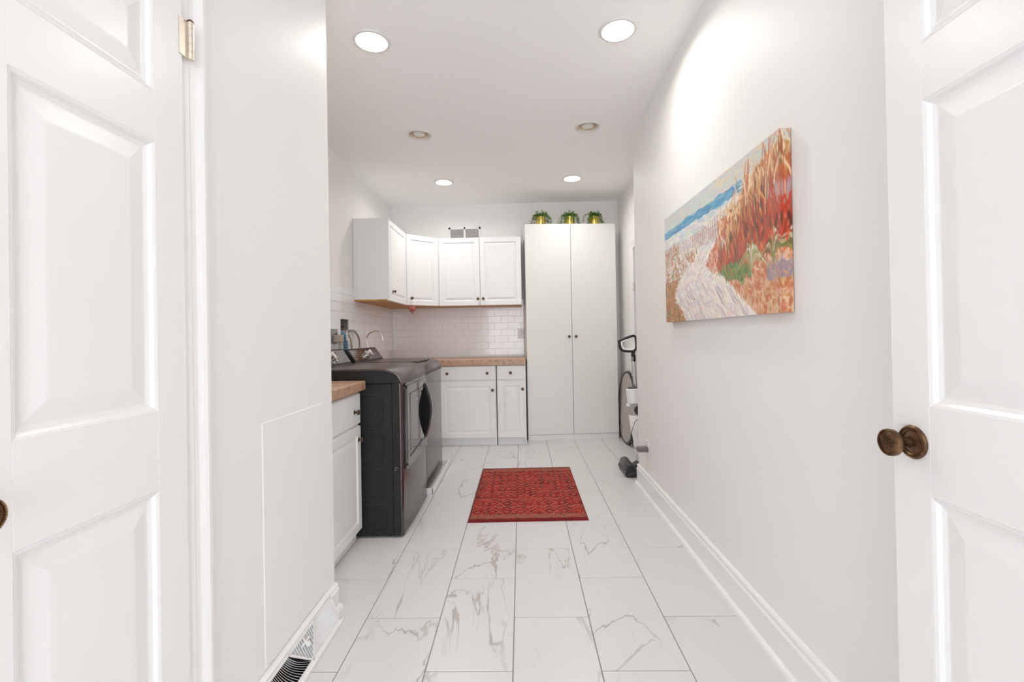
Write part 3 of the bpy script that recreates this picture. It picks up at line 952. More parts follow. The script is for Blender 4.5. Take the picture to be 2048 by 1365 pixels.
# dryer
DY0, DY1, DXF = 2.672, 3.356, -0.702
dry, dzl = machine('dryer', 'charcoal front-loading dryer beside the short countertop', 'dryer', DY0, DY1, DXF, 0.0, 0.984, None, True)
# embossed side panels
for (a, b, c, d_) in ((-1.36, -0.815, 0.655, 0.830), (-1.36, -0.81, 0.440, 0.615), (-1.36, -0.805, 0.225, 0.400)):
    bm = NB(); rr_ring(bm, DY0 + 0.0015, a, b, c, d_, 0.035, 0.0062, 0); obj('side_emboss', bm, 'd_side', dry, smooth=True)
bm = NB(); rr_ring(bm, DY0 + 0.0015, -1.36, -0.80, 0.04, 0.19, 0.03, 0.0062, 0); obj('side_emboss', bm, 'd_side', dry, smooth=True)
bm = NB(); tube(bm, [(-0.872 + 0.06 * math.cos(a), DY0 + 0.0015, 0.112 + 0.06 * math.sin(a)) for a in [2 * math.pi * k / 32 for k in range(32)]], 0.0035, 6, closed=True); obj('side_knockout', bm, 'd_side', dry, smooth=True)
# dryer door
def rrect(y0, y1, z0, z1, r, n=6):
    pts = []
    for cy, cz, a0 in ((y1 - r, z1 - r, 0), (y0 + r, z1 - r, 90), (y0 + r, z0 + r, 180), (y1 - r, z0 + r, 270)):
        for k in range(n):
            a = math.radians(a0 + 90 * k / (n - 1))
            pts.append((cy + r * math.cos(a), cz + r * math.sin(a)))
    return pts
bm = NB(); prism(bm, rrect(2.722, 3.306, 0.377, 0.891, 0.030), 'x', DXF + 0.001, DXF + 0.010)
dd = obj('door', bm, 'blackgloss', dry, label='square glossy dryer door')
bm = NB(); prism(bm, rrect(2.735, 3.294, 0.392, 0.875, 0.024), 'x', DXF + 0.009, DXF + 0.019, 0.004); obj('door_face', bm, 'd_glass', dd)
bm = NB(); prism(bm, rrect(2.800, 3.19, 0.475, 0.822, 0.012), 'x', DXF + 0.018, DXF + 0.0225, 0.0015); obj('window', bm, 'd_glass', dd)
bm = NB(); box(bm, DXF + 0.018, DXF + 0.0206, 2.785, 3.25, 0.8225, 0.8245); obj('window_seam', bm, 'black', dd)
bm = NB(); prism(bm, [(2.79, 0.440), (3.20, 0.466), (3.20, 0.474), (2.79, 0.452)], 'x', DXF + 0.018, DXF + 0.021); obj('finger_recess', bm, 'black', dd)
n = 15
arc = [(DXF + 0.018 + 0.045 * math.sin(math.pi * k / n), 0.455 + (0.845 - 0.455) * k / n) for k in range(n + 1)]
bm = NB(); prism(bm, arc, 'y', 3.195, 3.262); obj('handle', bm, 'handle', dd, smooth=True, label='bowed black door handle')
bm = NB(); tube(bm, [(x + 0.001, 3.262, z) for x, z in arc], 0.0022, 6); obj('handle_edge', bm, 'chrome', dd, smooth=True)
bm = NB(); box(bm, DXF + 0.0222, DXF + 0.0229, 2.93, 3.00, 0.765, 0.771); obj('badge', bm, 'print', dd)
bm = NB(); tube(bm, [(DXF - 0.035 + 0.009 * math.cos(a), DY0 - 0.0022, 0.40 + 0.009 * math.sin(a)) for a in [2 * math.pi * k / 14 for k in range(12)]], 0.0012, 5); obj('side_clip', bm, 'grey_pl', dry)
# washer in its drip pan
WY0, WY1, WXF = 3.415, 4.115, -0.720
bm = NB()
PA = (-1.46, -0.664, 3.375, 4.165)
box(bm, PA[0], PA[1], PA[2], PA[3], 0.0, 0.008)
for b in ((PA[0], PA[1], PA[2], PA[2] + 0.012), (PA[0], PA[1], PA[3] - 0.012, PA[3]), (PA[0], PA[0] + 0.012, PA[2], PA[3]), (PA[1] - 0.012, PA[1], PA[2], PA[3])):
    box(bm, *b, 0.002, 0.052, 0.004, 2)
pan = obj('drip_pan', bm, 'white_pl'); tag(pan, 'shallow white plastic drip pan under the washer', 'pan')
wash, wzl = machine('washer', 'charcoal top-loading washer standing in a white pan', 'washer', WY0, WY1, WXF, 0.008, 0.976, None, False)
bm = NB(); prism(bm, [(-1.20, WY0 + 0.05), (-0.86, WY0 + 0.05), (-0.80, WY0 + 0.09), (-0.78, (WY0 + WY1) / 2), (-0.80, WY1 - 0.09), (-0.86, WY1 - 0.05), (-1.20, WY1 - 0.05)], 'z', 0.972, 0.981); obj('lid', bm, 'd_top', wash)
bm = NB(); box(bm, WXF + 0.002, WXF + 0.0072, WY0 + 0.03, WY1 - 0.02, 0.884, 0.8865); obj('front_seam', bm, 'black', wash)

# ------------------------------------------------------------------ sink tap
o = thing('faucet', 'chrome gooseneck faucet by the tiled corner behind the washer', 'faucet', (-1.462, 4.40, 0.9165))
bm = NB(); lathe(bm, [(0, 0.9165), (0.026, 0.9165), (0.026, 0.922), (0.016, 0.93), (0.013, 0.96), (0.011, 0.965), (0, 0.966)], 20, T(-1.462, 4.40, 0)); obj('base', bm, 'chrome', o, smooth=True)
pts = [(-1.462, 4.40, 0.95), (-1.468, 4.40, 1.05), (-1.478, 4.40, 1.11)]
cxx, czz, rr = -1.405, 1.150, 0.078
for k in range(9):
    a = math.radians(200 - k * 26)
    pts.append((cxx + rr * math.cos(a), 4.40, czz + rr * math.sin(a)))
bm = NB(); tube(bm, smooth_path(pts, 4), 0.0075, 10); obj('spout', bm, 'chrome', o, smooth=True)
bm = NB(); tube(bm, [(-1.462, 4.412, 0.945), (-1.462, 4.45, 0.955)], 0.005, 8); obj('lever', bm, 'chrome', o)

# ------------------------------------------------------------------ washer outlet box and hoses
o = thing('washer_outlet_box', 'white recessed laundry valve box in the tiled wall', 'outlet box', (XL, 3.95, 1.1))
bm = NB()
for r in cut((BX[0], BX[1], BX[2], BX[3]), BO):
    box(bm, XL + 0.0005, XL + 0.0095, r[0], r[1], r[2], r[3], 0.001)
obj('flange', bm, 'white_pl', o)
bm = NB()
box(bm, XL - 0.085, XL - 0.08, BO[0], BO[1], BO[2], BO[3])
for a in ((BO[0] - 0.003, BO[0] + 0.001, BO[2], BO[3]), (BO[1] - 0.001, BO[1] + 0.003, BO[2], BO[3]), (BO[0], BO[1], BO[2] - 0.003, BO[2] + 0.001), (BO[0], BO[1], BO[3] - 0.001, BO[3] + 0.003)):
    box(bm, XL - 0.083, XL + 0.0005, *a)
obj('recess', bm, 'grey_pl', o)
for yy in (3.90, 3.99):
    bm = NB(); tube(bm, [(XL - 0.05, yy, 1.29), (XL - 0.05, yy, 1.22)], 0.010, 10); v = obj('valve', bm, 'brown_pl', o, smooth=True)
    bm = NB(); tube(bm, [(XL - 0.045, yy - 0.03, 1.268), (XL - 0.03, yy + 0.03, 1.268)], 0.006, 8); obj('valve_handle', bm, 'black', v)
# blue drain hose (ribbed)
path = smooth_path([(XL - 0.03, 3.885, 1.215), (XL + 0.025, 3.865, 1.195), (XL + 0.045, 3.86, 1.13), (XL + 0.043, 3.87, 1.04), (XL + 0.043, 3.87, 0.90)], 16)
rad = [0.019 + 0.0035 * (1 if (i // 2) % 2 else -1) for i in range(len(path))]
o = thing('drain_hose', 'ribbed blue washer drain hose hooked into the valve box', 'hose', (XL + 0.07, 3.87, 0.9))
bm = NB(); tube(bm, path, rad, 14); obj('hose', bm, 'hose_blue', o)
bm = NB(); box(bm, -0.004, 0.0, -0.022, 0.022, -0.04, 0.04); bm.transform(T(XL + 0.078, 3.815, 1.185) @ RX(0.75) @ RY(0.2)); obj('paper_tag', bm, 'white_pl', o, label='white paper tag')
for i, (lab, pts) in enumerate((
    ('tan water supply hose arching from the valve box, with a paper tag', [(XL - 0.05, 3.99, 1.225), (XL + 0.01, 4.02, 1.232), (XL + 0.035, 4.10, 1.225), (XL + 0.05, 4.17, 1.16), (XL + 0.05, 4.185, 1.05), (XL + 0.05, 4.18, 0.90)]),
    ('tan water supply hose hanging beside the blue drain hose', [(XL - 0.05, 3.90, 1.225), (XL + 0.01, 3.95, 1.215), (XL + 0.05, 3.96, 1.17), (XL + 0.06, 3.965, 1.05), (XL + 0.06, 3.96, 0.90)]))):
    o = thing('supply_hose', lab, 'hose', pts[-1])
    bm = NB(); tube(bm, smooth_path(pts, 8), 0.0085, 10); obj('hose', bm, 'hose_tan', o, smooth=True)
    bm = NB(); lathe(bm, [(0, 0), (0.013, 0), (0.013, 0.02), (0.009, 0.024), (0, 0.024)], 8, T(*pts[0]) @ T(0, 0, -0.012)); obj('coupling', bm, 'nickel', o)
    if i == 0:
        bm = NB(); box(bm, -0.003, 0.003, -0.035, 0.035, -0.014, 0.014); bm.transform(T(XL + 0.045, 4.145, 1.222) @ RX(-0.75)); obj('paper_tag', bm, 'white_pl', o, label='white paper tag')
# dryer outlet with plug and cord
o = thing('dryer_outlet', 'grey high-voltage receptacle on the tiled wall behind the dryer', 'outlet', (XL, 3.70, 1.12))
bm = NB(); box(bm, XL + 0.0055, XL + 0.016, 3.64, 3.772, 1.125, 1.245, 0.002); obj('cover_plate', bm, 'grey_pl', o)
bm = NB(); lathe(bm, [(0, 0), (0.030, 0), (0.030, 0.006), (0, 0.006)], 20, T(XL + 0.015, 3.735, 1.18) @ RY(math.pi / 2)); obj('receptacle', bm, 'black', o)
o = thing('dryer_plug', 'beige dryer plug with hanging cord at the grey receptacle', 'plug', (XL + 0.06, 3.72, 1.12))
bm = NB(); box(bm, XL + 0.018, XL + 0.085, 3.665, 3.725, 1.135, 1.195, 0.006, 2); obj('plug_body', bm, 'beige_pl', o)
bm = NB(); tube(bm, smooth_path([(XL + 0.06, 3.69, 1.14), (XL + 0.062, 3.69, 1.08), (XL + 0.05, 3.68, 1.0), (XL + 0.045, 3.66, 0.85)], 6), 0.009, 8); obj('cord', bm, 'beige_pl', o, smooth=True)

# wall outlet in the back splash
def duplex(label, mw, covered=False):
    o = thing('wall_outlet', label, 'outlet', mw.translation)
    bm = NB(); box(bm, -0.036, 0.036, -0.006, 0, -0.059, 0.059, 0.002); bm.transform(mw); obj('cover_plate', bm, 'white_pl', o)
    for zz in (-0.02, 0.02):
        bm = NB(); prism(bm, [(0.016 * math.cos(a), 0.0145 * math.sin(a) + zz) for a in [2 * math.pi * k / 16 for k in range(16)]], 'y', -0.008, -0.004); bm.transform(mw); s = obj('socket', bm, 'white_pl', o)
        bm = NB()
        for xx in (-0.006, 0.006):
            box(bm, xx - 0.0012, xx + 0.0012, -0.0085, -0.007, zz, zz + 0.008)
        box(bm, -0.002, 0.002, -0.0085, -0.007, zz - 0.009, zz - 0.005)
        bm.transform(mw); obj('slot', bm, 'black', s)
    return o
duplex('white duplex outlet on the tile beside the wardrobe', T(0.0, YB - 0.0055, 1.185))
MR = T(XR - 0.0005, 3.335, 0.335) @ RZ(-math.pi / 2)
duplex('white duplex outlet low on the wall above the baseboard', MR)
o = thing('charger_plug', 'dark grey charger plugged into the low wall outlet', 'charger', (XR - 0.05, 3.335, 0.33))
bm = NB(); box(bm, XR - 0.082, XR - 0.0075, 3.29, 3.345, 0.318, 0.352, 0.006, 2); obj('adapter', bm, 'adapter', o)
bm = NB(); tube(bm, smooth_path([(XR - 0.08, 3.325, 0.335), (XR - 0.085, 3.42, 0.33), (XR - 0.06, 3.60, 0.36), (XR - 0.02, 3.68, 0.42), (XR + 0.02, 3.75, 0.46), (XR + 0.075, 3.86, 0.44)], 6), 0.0022, 6); obj('cord', bm, 'brown_pl', o)

# ------------------------------------------------------------------ mop / floor washer
BYm = 3.92
o = thing('floor_washer', 'white and black upright floor washer leaning in the alcove', 'floor washer', (0.95, BYm, 0))
# head: roller housing along y
hd = NB()
prism(hd, [(0.835, 0.0), (0.935, 0.0), (0.945, 0.035), (0.93, 0.055), (0.90, 0.05), (0.83, 0.02)], 'y', 3.735, 4.03, 0.006)
h0 = obj('floor_head', hd, 'dgrey_pl', o)
bm = NB(); tube(bm, [(0.872, y, 0.062) for y in (3.745, 3.76, 3.88, 4.0, 4.022)], [0.034, 0.041, 0.041, 0.041, 0.034], 18); obj('roller_cover', bm, 'dgrey_pl', h0, smooth=True)
bm = NB(); tube(bm, [(0.848, 3.742, 0.026), (0.848, 4.024, 0.026)], 0.025, 16); obj('roller', bm, 'black', h0, smooth=True)
bm = NB(); prism(bm, [(0.905, 0.05), (0.96, 0.085), (0.985, 0.075), (0.985, 0.03), (0.93, 0.02)], 'y', 3.85, 3.95, 0.004); obj('neck', bm, 'black', o)
bm = NB(); box(bm, 0.925, 1.0, 3.78, 4.0, 0.012, 0.03, 0.004); obj('base_tray', bm, 'white_pl', o)
A, B = Vector((0.985, BYm, 0.10)), Vector((0.938, BYm, 0.700))
def along(t):
    return A + (B - A) * t
bm = NB(); tube(bm, [along(0.0), along(0.4)], [0.03, 0.045], 16); obj('lower_body', bm, 'white_pl', o, smooth=True)
bm = NB(); tube(bm, [along(t) for t in (0.37, 0.40, 0.62, 0.63)], [0.045, 0.052, 0.056, 0.052], 22); obj('motor_body', bm, 'white_pl', o, smooth=True)
bm = NB(); tube(bm, [along(t) for t in (0.625, 0.80)], [0.046, 0.046], 22); obj('clear_tank', bm, 'clear_pl', o, smooth=True)
bm = NB(); tube(bm, [along(t) for t in (0.79, 0.80, 0.985, 1.0)], [0.05, 0.057, 0.058, 0.05], 22); obj('top_tank', bm, 'white_pl', o, smooth=True)
bm = NB(); tube(bm, [along(0.998), along(1.012)], [0.046, 0.044], 20); obj('top_cap', bm, 'brown_pl', o, smooth=True)
q = along(0.70)
bm = NB(); lathe(bm, [(0, 0), (0.036, 0), (0.040, 0.01), (0.036, 0.03), (0, 0.034)], 14, T(q.x + 0.022, BYm - 0.035, q.z) @ RX(math.pi / 2)); obj('filter_knob', bm, 'brown_pl', o, smooth=True)
bm = NB(); box(bm, q.x - 0.072, q.x - 0.035, BYm - 0.02, BYm + 0.01, q.z + 0.028, q.z + 0.050, 0.004); obj('latch', bm, 'white_pl', o)
PT = Vector((0.938, BYm, 0.93))
bm = NB(); tube(bm, [Vector((0.962, BYm + 0.03, 0.69)), PT], 0.0085, 12); obj('pole', bm, 'chrome', o, smooth=True)
bm = NB(); tube(bm, [Vector((0.980, BYm + 0.03, 0.69)), PT + Vector((0.022, 0, 0))], 0.005, 8); obj('cable_rod', bm, 'grey_pl', o, smooth=True)
loop = [(0.835, 1.085), (0.842, 1.105), (0.93, 1.136), (0.955, 1.140), (0.966, 1.125), (0.970, 1.05), (0.958, 1.022), (0.93, 1.014), (0.862, 1.022), (0.842, 1.045)]
def closed_smooth(pts, n=5):
    P = [Vector((p[0], BYm, p[1])) for p in pts]
    m_ = len(P); out = []
    for i in range(m_):
        p0, p1, p2, p3 = P[i - 1], P[i], P[(i + 1) % m_], P[(i + 2) % m_]
        for k in range(n):
            t = k / n
            out.append(0.5 * ((2 * p1) + (p2 - p0) * t + (2 * p0 - 5 * p1 + 4 * p2 - p3) * t * t + (3 * p1 - p0 - 3 * p2 + p3) * t ** 3))
    return out
lp = closed_smooth(loop)
bm = NB(); tube(bm, lp, 0.0135, 10, closed=True); hnd = obj('handle', bm, 'black', o, smooth=True)
cen = sum(lp, Vector()) / len(lp)
li = [cen + (p - cen) * 0.82 for p in lp]
bm = NB(); tube(bm, li, 0.0115, 10, closed=True); obj('handle_inner', bm, 'white_pl', hnd, smooth=True)
bm = NB(); tube(bm, [Vector((0.955, BYm, 1.02)), Vector((0.944, BYm, 0.985)), Vector((0.942, BYm, 0.965))], [0.014, 0.016, 0.012], 12); box(bm, 0.948, 0.966, BYm - 0.012, BYm + 0.012, 0.925, 0.985, 0.004); obj('grip', bm, 'black', o, smooth=True)
bm = NB(); tube(bm, [Vector((0.942, BYm, 0.968)), PT], 0.012, 12); obj('collar', bm, 'grey_pl', o, smooth=True)

# round disc leaning in the gap
o = thing('round_panel', 'round cream disc with black rim leaning behind the floor washer', 'disc', (1.11, 4.92, 0))
R_ = 0.372
tilt = 0.052
mw = T(1.092, 4.935, 0.0) @ RY(tilt) @ T(0, 0, R_ + 0.006) @ RY(math.pi / 2)
bm = NB(); lathe(bm, [(0, -0.006), (R_ - 0.01, -0.006), (R_ - 0.01, 0.010), (0, 0.010)], 64, mw); obj('disc_face', bm, 'disc', o, smooth=True)
bm = NB(); tube(bm, [mw @ Vector((R_ * math.cos(a), R_ * math.sin(a), 0.004)) for a in [2 * math.pi * k / 64 for k in range(64)]], 0.015, 10, closed=True); obj('rim', bm, 'black', o, smooth=True)

# ------------------------------------------------------------------ air vent on the back wall
o = thing('air_vent', 'white two-section return air grille above the hanging cabinets', 'vent', (-0.64, YB, 2.2))
VX0, VX1, VZ0, VZ1 = -0.833, -0.452, 2.20, 2.452
bm = NB()
mx = (VX0 + VX1) / 2
for r in ((VX0, VX1, VZ1 - 0.024, VZ1), (VX0, VX1, VZ0, VZ0 + 0.024), (VX0, VX0 + 0.024, VZ0, VZ1), (VX1 - 0.024, VX1, VZ0, VZ1), (mx - 0.011, mx + 0.011, VZ0, VZ1)):
    box(bm, r[0], r[1], YB - 0.009, YB - 0.0005, r[2], r[3], 0.0015)
obj('frame', bm, 'register', o)
bm = NB(); box(bm, VX0 + 0.01, VX1 - 0.01, YB - 0.0015, YB - 0.0006, VZ0 + 0.01, VZ1 - 0.01); obj('duct_shade', bm, 'slat_shade', o)  # flat dark sheet paints the shade behind the slats
for (a, b) in ((VX0 + 0.024, mx - 0.011), (mx + 0.011, VX1 - 0.024)):
    bm = NB()
    z = VZ0 + 0.03
    while z < VZ1 - 0.028:
        t = NB(); box(t, a, b, -0.0035, 0.0035, -0.0008, 0.0008); merge(bm, t, T(0, YB - 0.005, z) @ RX(0.7)); z += 0.0095
    obj('slats', bm, 'register', o, kind='stuff')

# ------------------------------------------------------------------ access panel on the near left wall
bm = NB(); box(bm, XN - 0.001, XN + 0.0035, 1.442, 1.890, 0.128, 0.902, 0.0034)
tag(obj('access_panel', bm, 'wall'), 'flat painted access panel on the wall above the floor register', 'panel')

# ------------------------------------------------------------------ baseboard register
o = thing('baseboard_register', 'white metal baseboard heat register with curved fins', 'register', (XN, (RG0 + RG1) / 2, 0))
P0, P1 = Vector((XN + 0.066, 0, 0.010)), Vector((XN + 0.016, 0, 0.108))     # floor edge, wall edge of the sloping face
yc_ = (RG0 + RG1) / 2
def fp(s, t, d=0.0):
    """s along y 0..1, t up the slope 0..1, d depth into the register"""
    p = P0 + (P1 - P0) * t
    sl = (P1 - P0).normalized()
    nrm = Vector((sl.z, 0, -sl.x))
    return Vector((p.x, RG0 + (RG1 - RG0) * s, p.z)) - nrm * d
def strip(bm, pts, hw, d0, d1):
    """bar following (s,t) points, width in s/t plane, depth d0..d1"""
    P = [Vector((p[0] * (RG1 - RG0), p[1] * (P1 - P0).length)) for p in pts]
    rows = []
    for i, p in enumerate(P):
        dr = (P[min(i + 1, len(P) - 1)] - P[max(i - 1, 0)]).normalized()
        nn = Vector((-dr.y, dr.x)) * hw
        quad = []
        for q, d in ((p + nn, d0), (p - nn, d0), (p - nn, d1), (p + nn, d1)):
            quad.append(bm.verts.new(fp(q.x / (RG1 - RG0), q.y / (P1 - P0).length, d)))
        rows.append(quad)
    for a, b in zip(rows, rows[1:]):
        for k in range(4):
            bm.faces.new((a[k], a[(k + 1) % 4], b[(k + 1) % 4], b[k]))
    bm.faces.new(rows[0][::-1]); bm.faces.new(rows[-1])
fr = NB()
for pts, hw in (([(0, 0.05), (1, 0.05)], 0.007), ([(0, 0.94), (1, 0.94)], 0.0075), ([(0.02, 0), (0.02, 1)], 0.006), ([(0.98, 0), (0.98, 1)], 0.006),
                ([(0.5, 0.06), (0.30, 0.93)], 0.003), ([(0.5, 0.06), (0.70, 0.93)], 0.003)):
    strip(fr, pts, hw, -0.0015, 0.004)
box(fr, XN + 0.0005, XN + 0.022, RG0, RG1, 0.104, 0.120, 0.003)
box(fr, XN + 0.062, XN + 0.074, RG0, RG1, 0.0, 0.014, 0.002)
prism(fr, [(XN + 0.0005, 0), (XN + 0.068, 0), (XN + 0.064, 0.010), (XN + 0.016, 0.110), (XN + 0.0005, 0.110)], 'y', RG0, RG0 + 0.004)
prism(fr, [(XN + 0.0005, 0), (XN + 0.068, 0), (XN + 0.064, 0.010), (XN + 0.016, 0.110), (XN + 0.0005, 0.110)], 'y', RG1 - 0.004, RG1)
obj('frame', fr, 'register', o)
bm = NB(); prism(bm, [(XN + 0.0008, 0.001), (XN + 0.048, 0.001), (XN + 0.045, 0.010), (XN + 0.004, 0.096), (XN + 0.0008, 0.100)], 'y', RG0 + 0.006, RG1 - 0.006); obj('duct_shade', bm, 'void_shade', o)  # near-black block paints the shade behind the fins
def fin(bm, sA, sB, bend, fan):
    """curved fin from the triangle edge/frame bottom to the top edge; fan shifts its inner edge along s"""
    n = 10
    rows = []
    for i in range(n + 1):
        t = 0.08 + 0.84 * i / n
        s = sA + (sB - sA) * (i / n) + bend * math.sin(math.pi * i / n)
        if s < 0.025 or s > 0.975:
            s = min(max(s, 0.025), 0.975)
        a = fp(s - 0.0013, t, 0.0); b = fp(s + 0.0013, t, 0.0)
        c = fp(s + 0.0013 + fan, t, 0.011); d = fp(s - 0.0013 + fan, t, 0.011)
        rows.append([bm.verts.new(v) for v in (a, b, c, d)])
    for a, b in zip(rows, rows[1:]):
        for k in range(4):
            bm.faces.new((a[k], a[(k + 1) % 4], b[(k + 1) % 4], b[k]))
    bm.faces.new(rows[0][::-1]); bm.faces.new(rows[-1])
for sgn in (-1, 1):
    bm = NB()
    for i in range(18):
        f = i / 17
        sb_, st_ = 0.5 + sgn * (0.02 + 0.45 * f), 0.5 + sgn * (0.215 + 0.255 * f)
        fin(bm, sb_, st_, sgn * 0.03 * (1 - f), -sgn * (0.012 + (0.022 if sgn < 0 else 0.004) * f))
    obj('fins', bm, 'register', o, kind='stuff')
bm = NB()
for i in range(15):
    s = 0.5 + (i - 7) * 0.026
    t0 = 0.06 + abs(s - 0.5) / 0.20 * 0.87
    if t0 < 0.9:
        strip(bm, [(s, t0), (s, 0.93)], 0.0013, 0.0, 0.010)
obj('centre_fins', bm, 'register', o, kind='stuff')
bm = NB(); strip(bm, [(0.44, 0.70), (0.56, 0.70)], 0.0035, -0.004, 0.001); strip(bm, [(0.5, 0.52), (0.5, 0.86)], 0.003, -0.003, 0.001); strip(bm, [(0.49, 0.60), (0.51, 0.60)], 0.008, -0.014, -0.002); obj('damper_lever', bm, 'register', o)

# ------------------------------------------------------------------ recessed lights
names = ['lit recessed ceiling light above the short countertop', 'lit recessed ceiling light beside the beach painting wall',
         'unlit recessed ceiling light over the front of the washer', 'unlit recessed ceiling light beside the wall end by the floor washer',
         'lit recessed ceiling light in front of the diagonal corner cabinet', 'lit recessed ceiling light in front of the tall wardrobe',
         'lit recessed ceiling light added in the unseen hall for fill']
for (x, y, on), lab in zip(LIGHTS, names):
    o = thing('recessed_light', lab, 'ceiling light', (x, y, ZC), 0, 'recessed ceiling lights')
    bm = NB(); lathe(bm, [(0.078, 0.004), (0.0785, -0.004), (0.082, -0.009), (0.092, -0.008), (0.0965, -0.003), (0.0968, 0.0), (0.082, 0.002), (0.078, 0.004)], 40, None)
    obj('trim_ring', bm, 'ring', o, world=False, smooth=True)
    bm = NB(); lathe(bm, [(0.080, 0.0), (0.078, 0.0), (0.070, 0.035), (0.062, 0.085), (0.0, 0.087), (0.0, 0.091), (0.066, 0.089), (0.0815, 0.0)], 40, None)
    bf = obj('baffle', bm, 'baffle' if on else 'baffle_off', o, world=False, smooth=True)
    bm = NB(); lathe(bm, [(0, 0.084), (0.020, 0.083), (0.030, 0.050), (0.044, 0.022), (0.047, 0.010), (0.043, 0.0), (0.030, -0.006), (0.012, -0.0085), (0, -0.009)], 32, None)
    obj('bulb', bm, 'bulb_on' if on else 'bulb_off', o, world=False, smooth=True, label='glowing reflector bulb' if on else 'frosted reflector bulb')
    if on:
        ld = bpy.data.lights.new('bulb_light', 'AREA')
        ld.shape = 'DISK'
        ld.size = 0.085
        ld.energy = CAN_POWER
        ld.spread = math.radians(160)
        ld.color = CAN_COLOR
        lo = bpy.data.objects.new('bulb_light', ld)
        COL.objects.link(lo)
        lo.parent = o
        lo.location = (0, 0, -0.010)

# ------------------------------------------------------------------ rug
def srgb(c):
    c = np.clip(np.asarray(c, float) / 255.0, 0, 1)
    return np.where(c <= 0.04045, c / 12.92, ((c + 0.055) / 1.055) ** 2.4)
def color_attr(me, cols):
    a = me.color_attributes.new('pigment', 'FLOAT_COLOR', 'POINT')
    buf = np.ones((len(me.vertices), 4), np.float32)
    buf[:, :3] = cols
    a.data.foreach_set('color', buf.ravel())
def grid_mesh(name, P, cols, m):
    """P: (h,w,3) points"""
    h, w = P.shape[:2]
    idx = np.arange(h * w).reshape(h, w)
    q = np.stack([idx[:-1, :-1], idx[:-1, 1:], idx[1:, 1:], idx[1:, :-1]], -1).reshape(-1, 4)
    me = bpy.data.meshes.new(name)
    me.from_pydata(P.reshape(-1, 3).tolist(), [], q.tolist())
    me.materials.append(m)
    color_attr(me, cols.reshape(-1, 3))
    me.update()
    return me
def value_noise(rs, h, w, cells):
    """smooth value noise array"""
    gh, gw = cells
    g = rs.rand(gh + 2, gw + 2)
    yy = np.linspace(0, gh, h); xx = np.linspace(0, gw, w)
    yi = np.minimum(yy.astype(int), gh); xi = np.minimum(xx.astype(int), gw)
    fy = (yy - yi)[:, None]; fx = (xx - xi)[None, :]
    fy = fy * fy * (3 - 2 * fy); fx = fx * fx * (3 - 2 * fx)
    a = g[yi][:, xi]; b = g[yi][:, xi + 1]; c = g[yi + 1][:, xi]; d = g[yi + 1][:, xi + 1]
    return a * (1 - fy) * (1 - fx) + b * (1 - fy) * fx + c * fy * (1 - fx) + d * fy * fx
rs = np.random.RandomState(4)
RX0, RX1, RY0, RY1 = -0.352, 0.406, 2.885, 4.022
rw, rh = 260, 380
u = np.linspace(0, 1, rw)[None, :] * np.ones((rh, 1))
v = np.linspace(0, 1, rh)[:, None] * np.ones((1, rw))
wx, wy = u * (RX1 - RX0), v * (RY1 - RY0)
red = srgb((142, 24, 24)); bright = srgb((172, 42, 36)); dark = srgb((70, 16, 18)); tan = srgb((180, 120, 92)); deep = srgb((108, 12, 20))
n1 = value_noise(rs, rh, rw, (26, 9)); n2 = value_noise(rs, rh, rw, (60, 40)); n3 = value_noise(rs, rh, rw, (5, 40))
cols = red[None, None] * (1 - n1[..., None]) + bright[None, None] * n1[..., None]
cols = np.where(((n3 > 0.62) & (n2 > 0.4))[..., None], dark[None, None] * 0.6 + cols * 0.4, cols)
per = 0.095
zx = np.abs(((wx / per) % 1) - 0.5) * 2
ph = (wy / 0.050 + zx * 1.15) % 1
ph2 = (wy / 0.050 - zx * 1.15 + 0.5) % 1
row = ((wy / 0.15) % 1)
line = ((ph < 0.20) & (row < 0.62)) | ((ph2 < 0.20) & (row > 0.38))
line &= n2 > 0.24
cols = np.where(line[..., None], tan[None, None] * (0.65 + 0.35 * n2[..., None]), cols)
dk = ((np.abs(zx - 0.5) < 0.16) & (((wy / 0.05) % 1) < 0.3) & (n2 < 0.5))
cols = np.where(dk[..., None], dark[None, None], cols)
for lo, hi in ((0.028, 0.085), (1 - 0.085, 1 - 0.028)):
    b = (v > lo) & (v < hi)
    bz = (np.abs(((wx / 0.042) % 1) - 0.5) * 2 + wy / 0.022) % 1
    bc = np.where((bz < 0.52)[..., None], tan[None, None] * (0.7 + 0.3 * n2[..., None]), np.where((n2 > 0.62)[..., None], dark[None, None], bright[None, None] * 0.8))
    cols = np.where(b[..., None], bc, cols)
edge = (v < 0.028) | (v > 0.972) | (u < 0.012) | (u > 0.988)
cols = np.where(edge[..., None], deep[None, None] * (0.8 + 0.5 * n2[..., None]), cols)
cols = cols * (0.86 + 0.28 * rs.rand(rh, rw)[..., None])
e = np.minimum(np.minimum(u * (RX1 - RX0), (1 - u) * (RX1 - RX0)), np.minimum(v * (RY1 - RY0), (1 - v) * (RY1 - RY0)))
zz = 0.0005 + 0.0095 * np.clip(e / 0.006, 0, 1) ** 0.5 + 0.0012 * rs.rand(rh, rw) * (e > 0.006)
skew = (u - 0.5) * 0.020
P = np.stack([RX0 + wx + (v - 0.5) * 0.002, RY0 + wy + skew * (1 - v) + 0.022 * (u - 0.5) * v, zz], -1)
RUG = attr_mat('woven_rug', 0.95)
me = grid_mesh('rug', P, cols, RUG)
rug = bpy.data.objects.new('rug', me)
COL.objects.link(rug)
tag(rug, 'small red patterned rug with zigzag diamonds on the tile floor', 'rug')

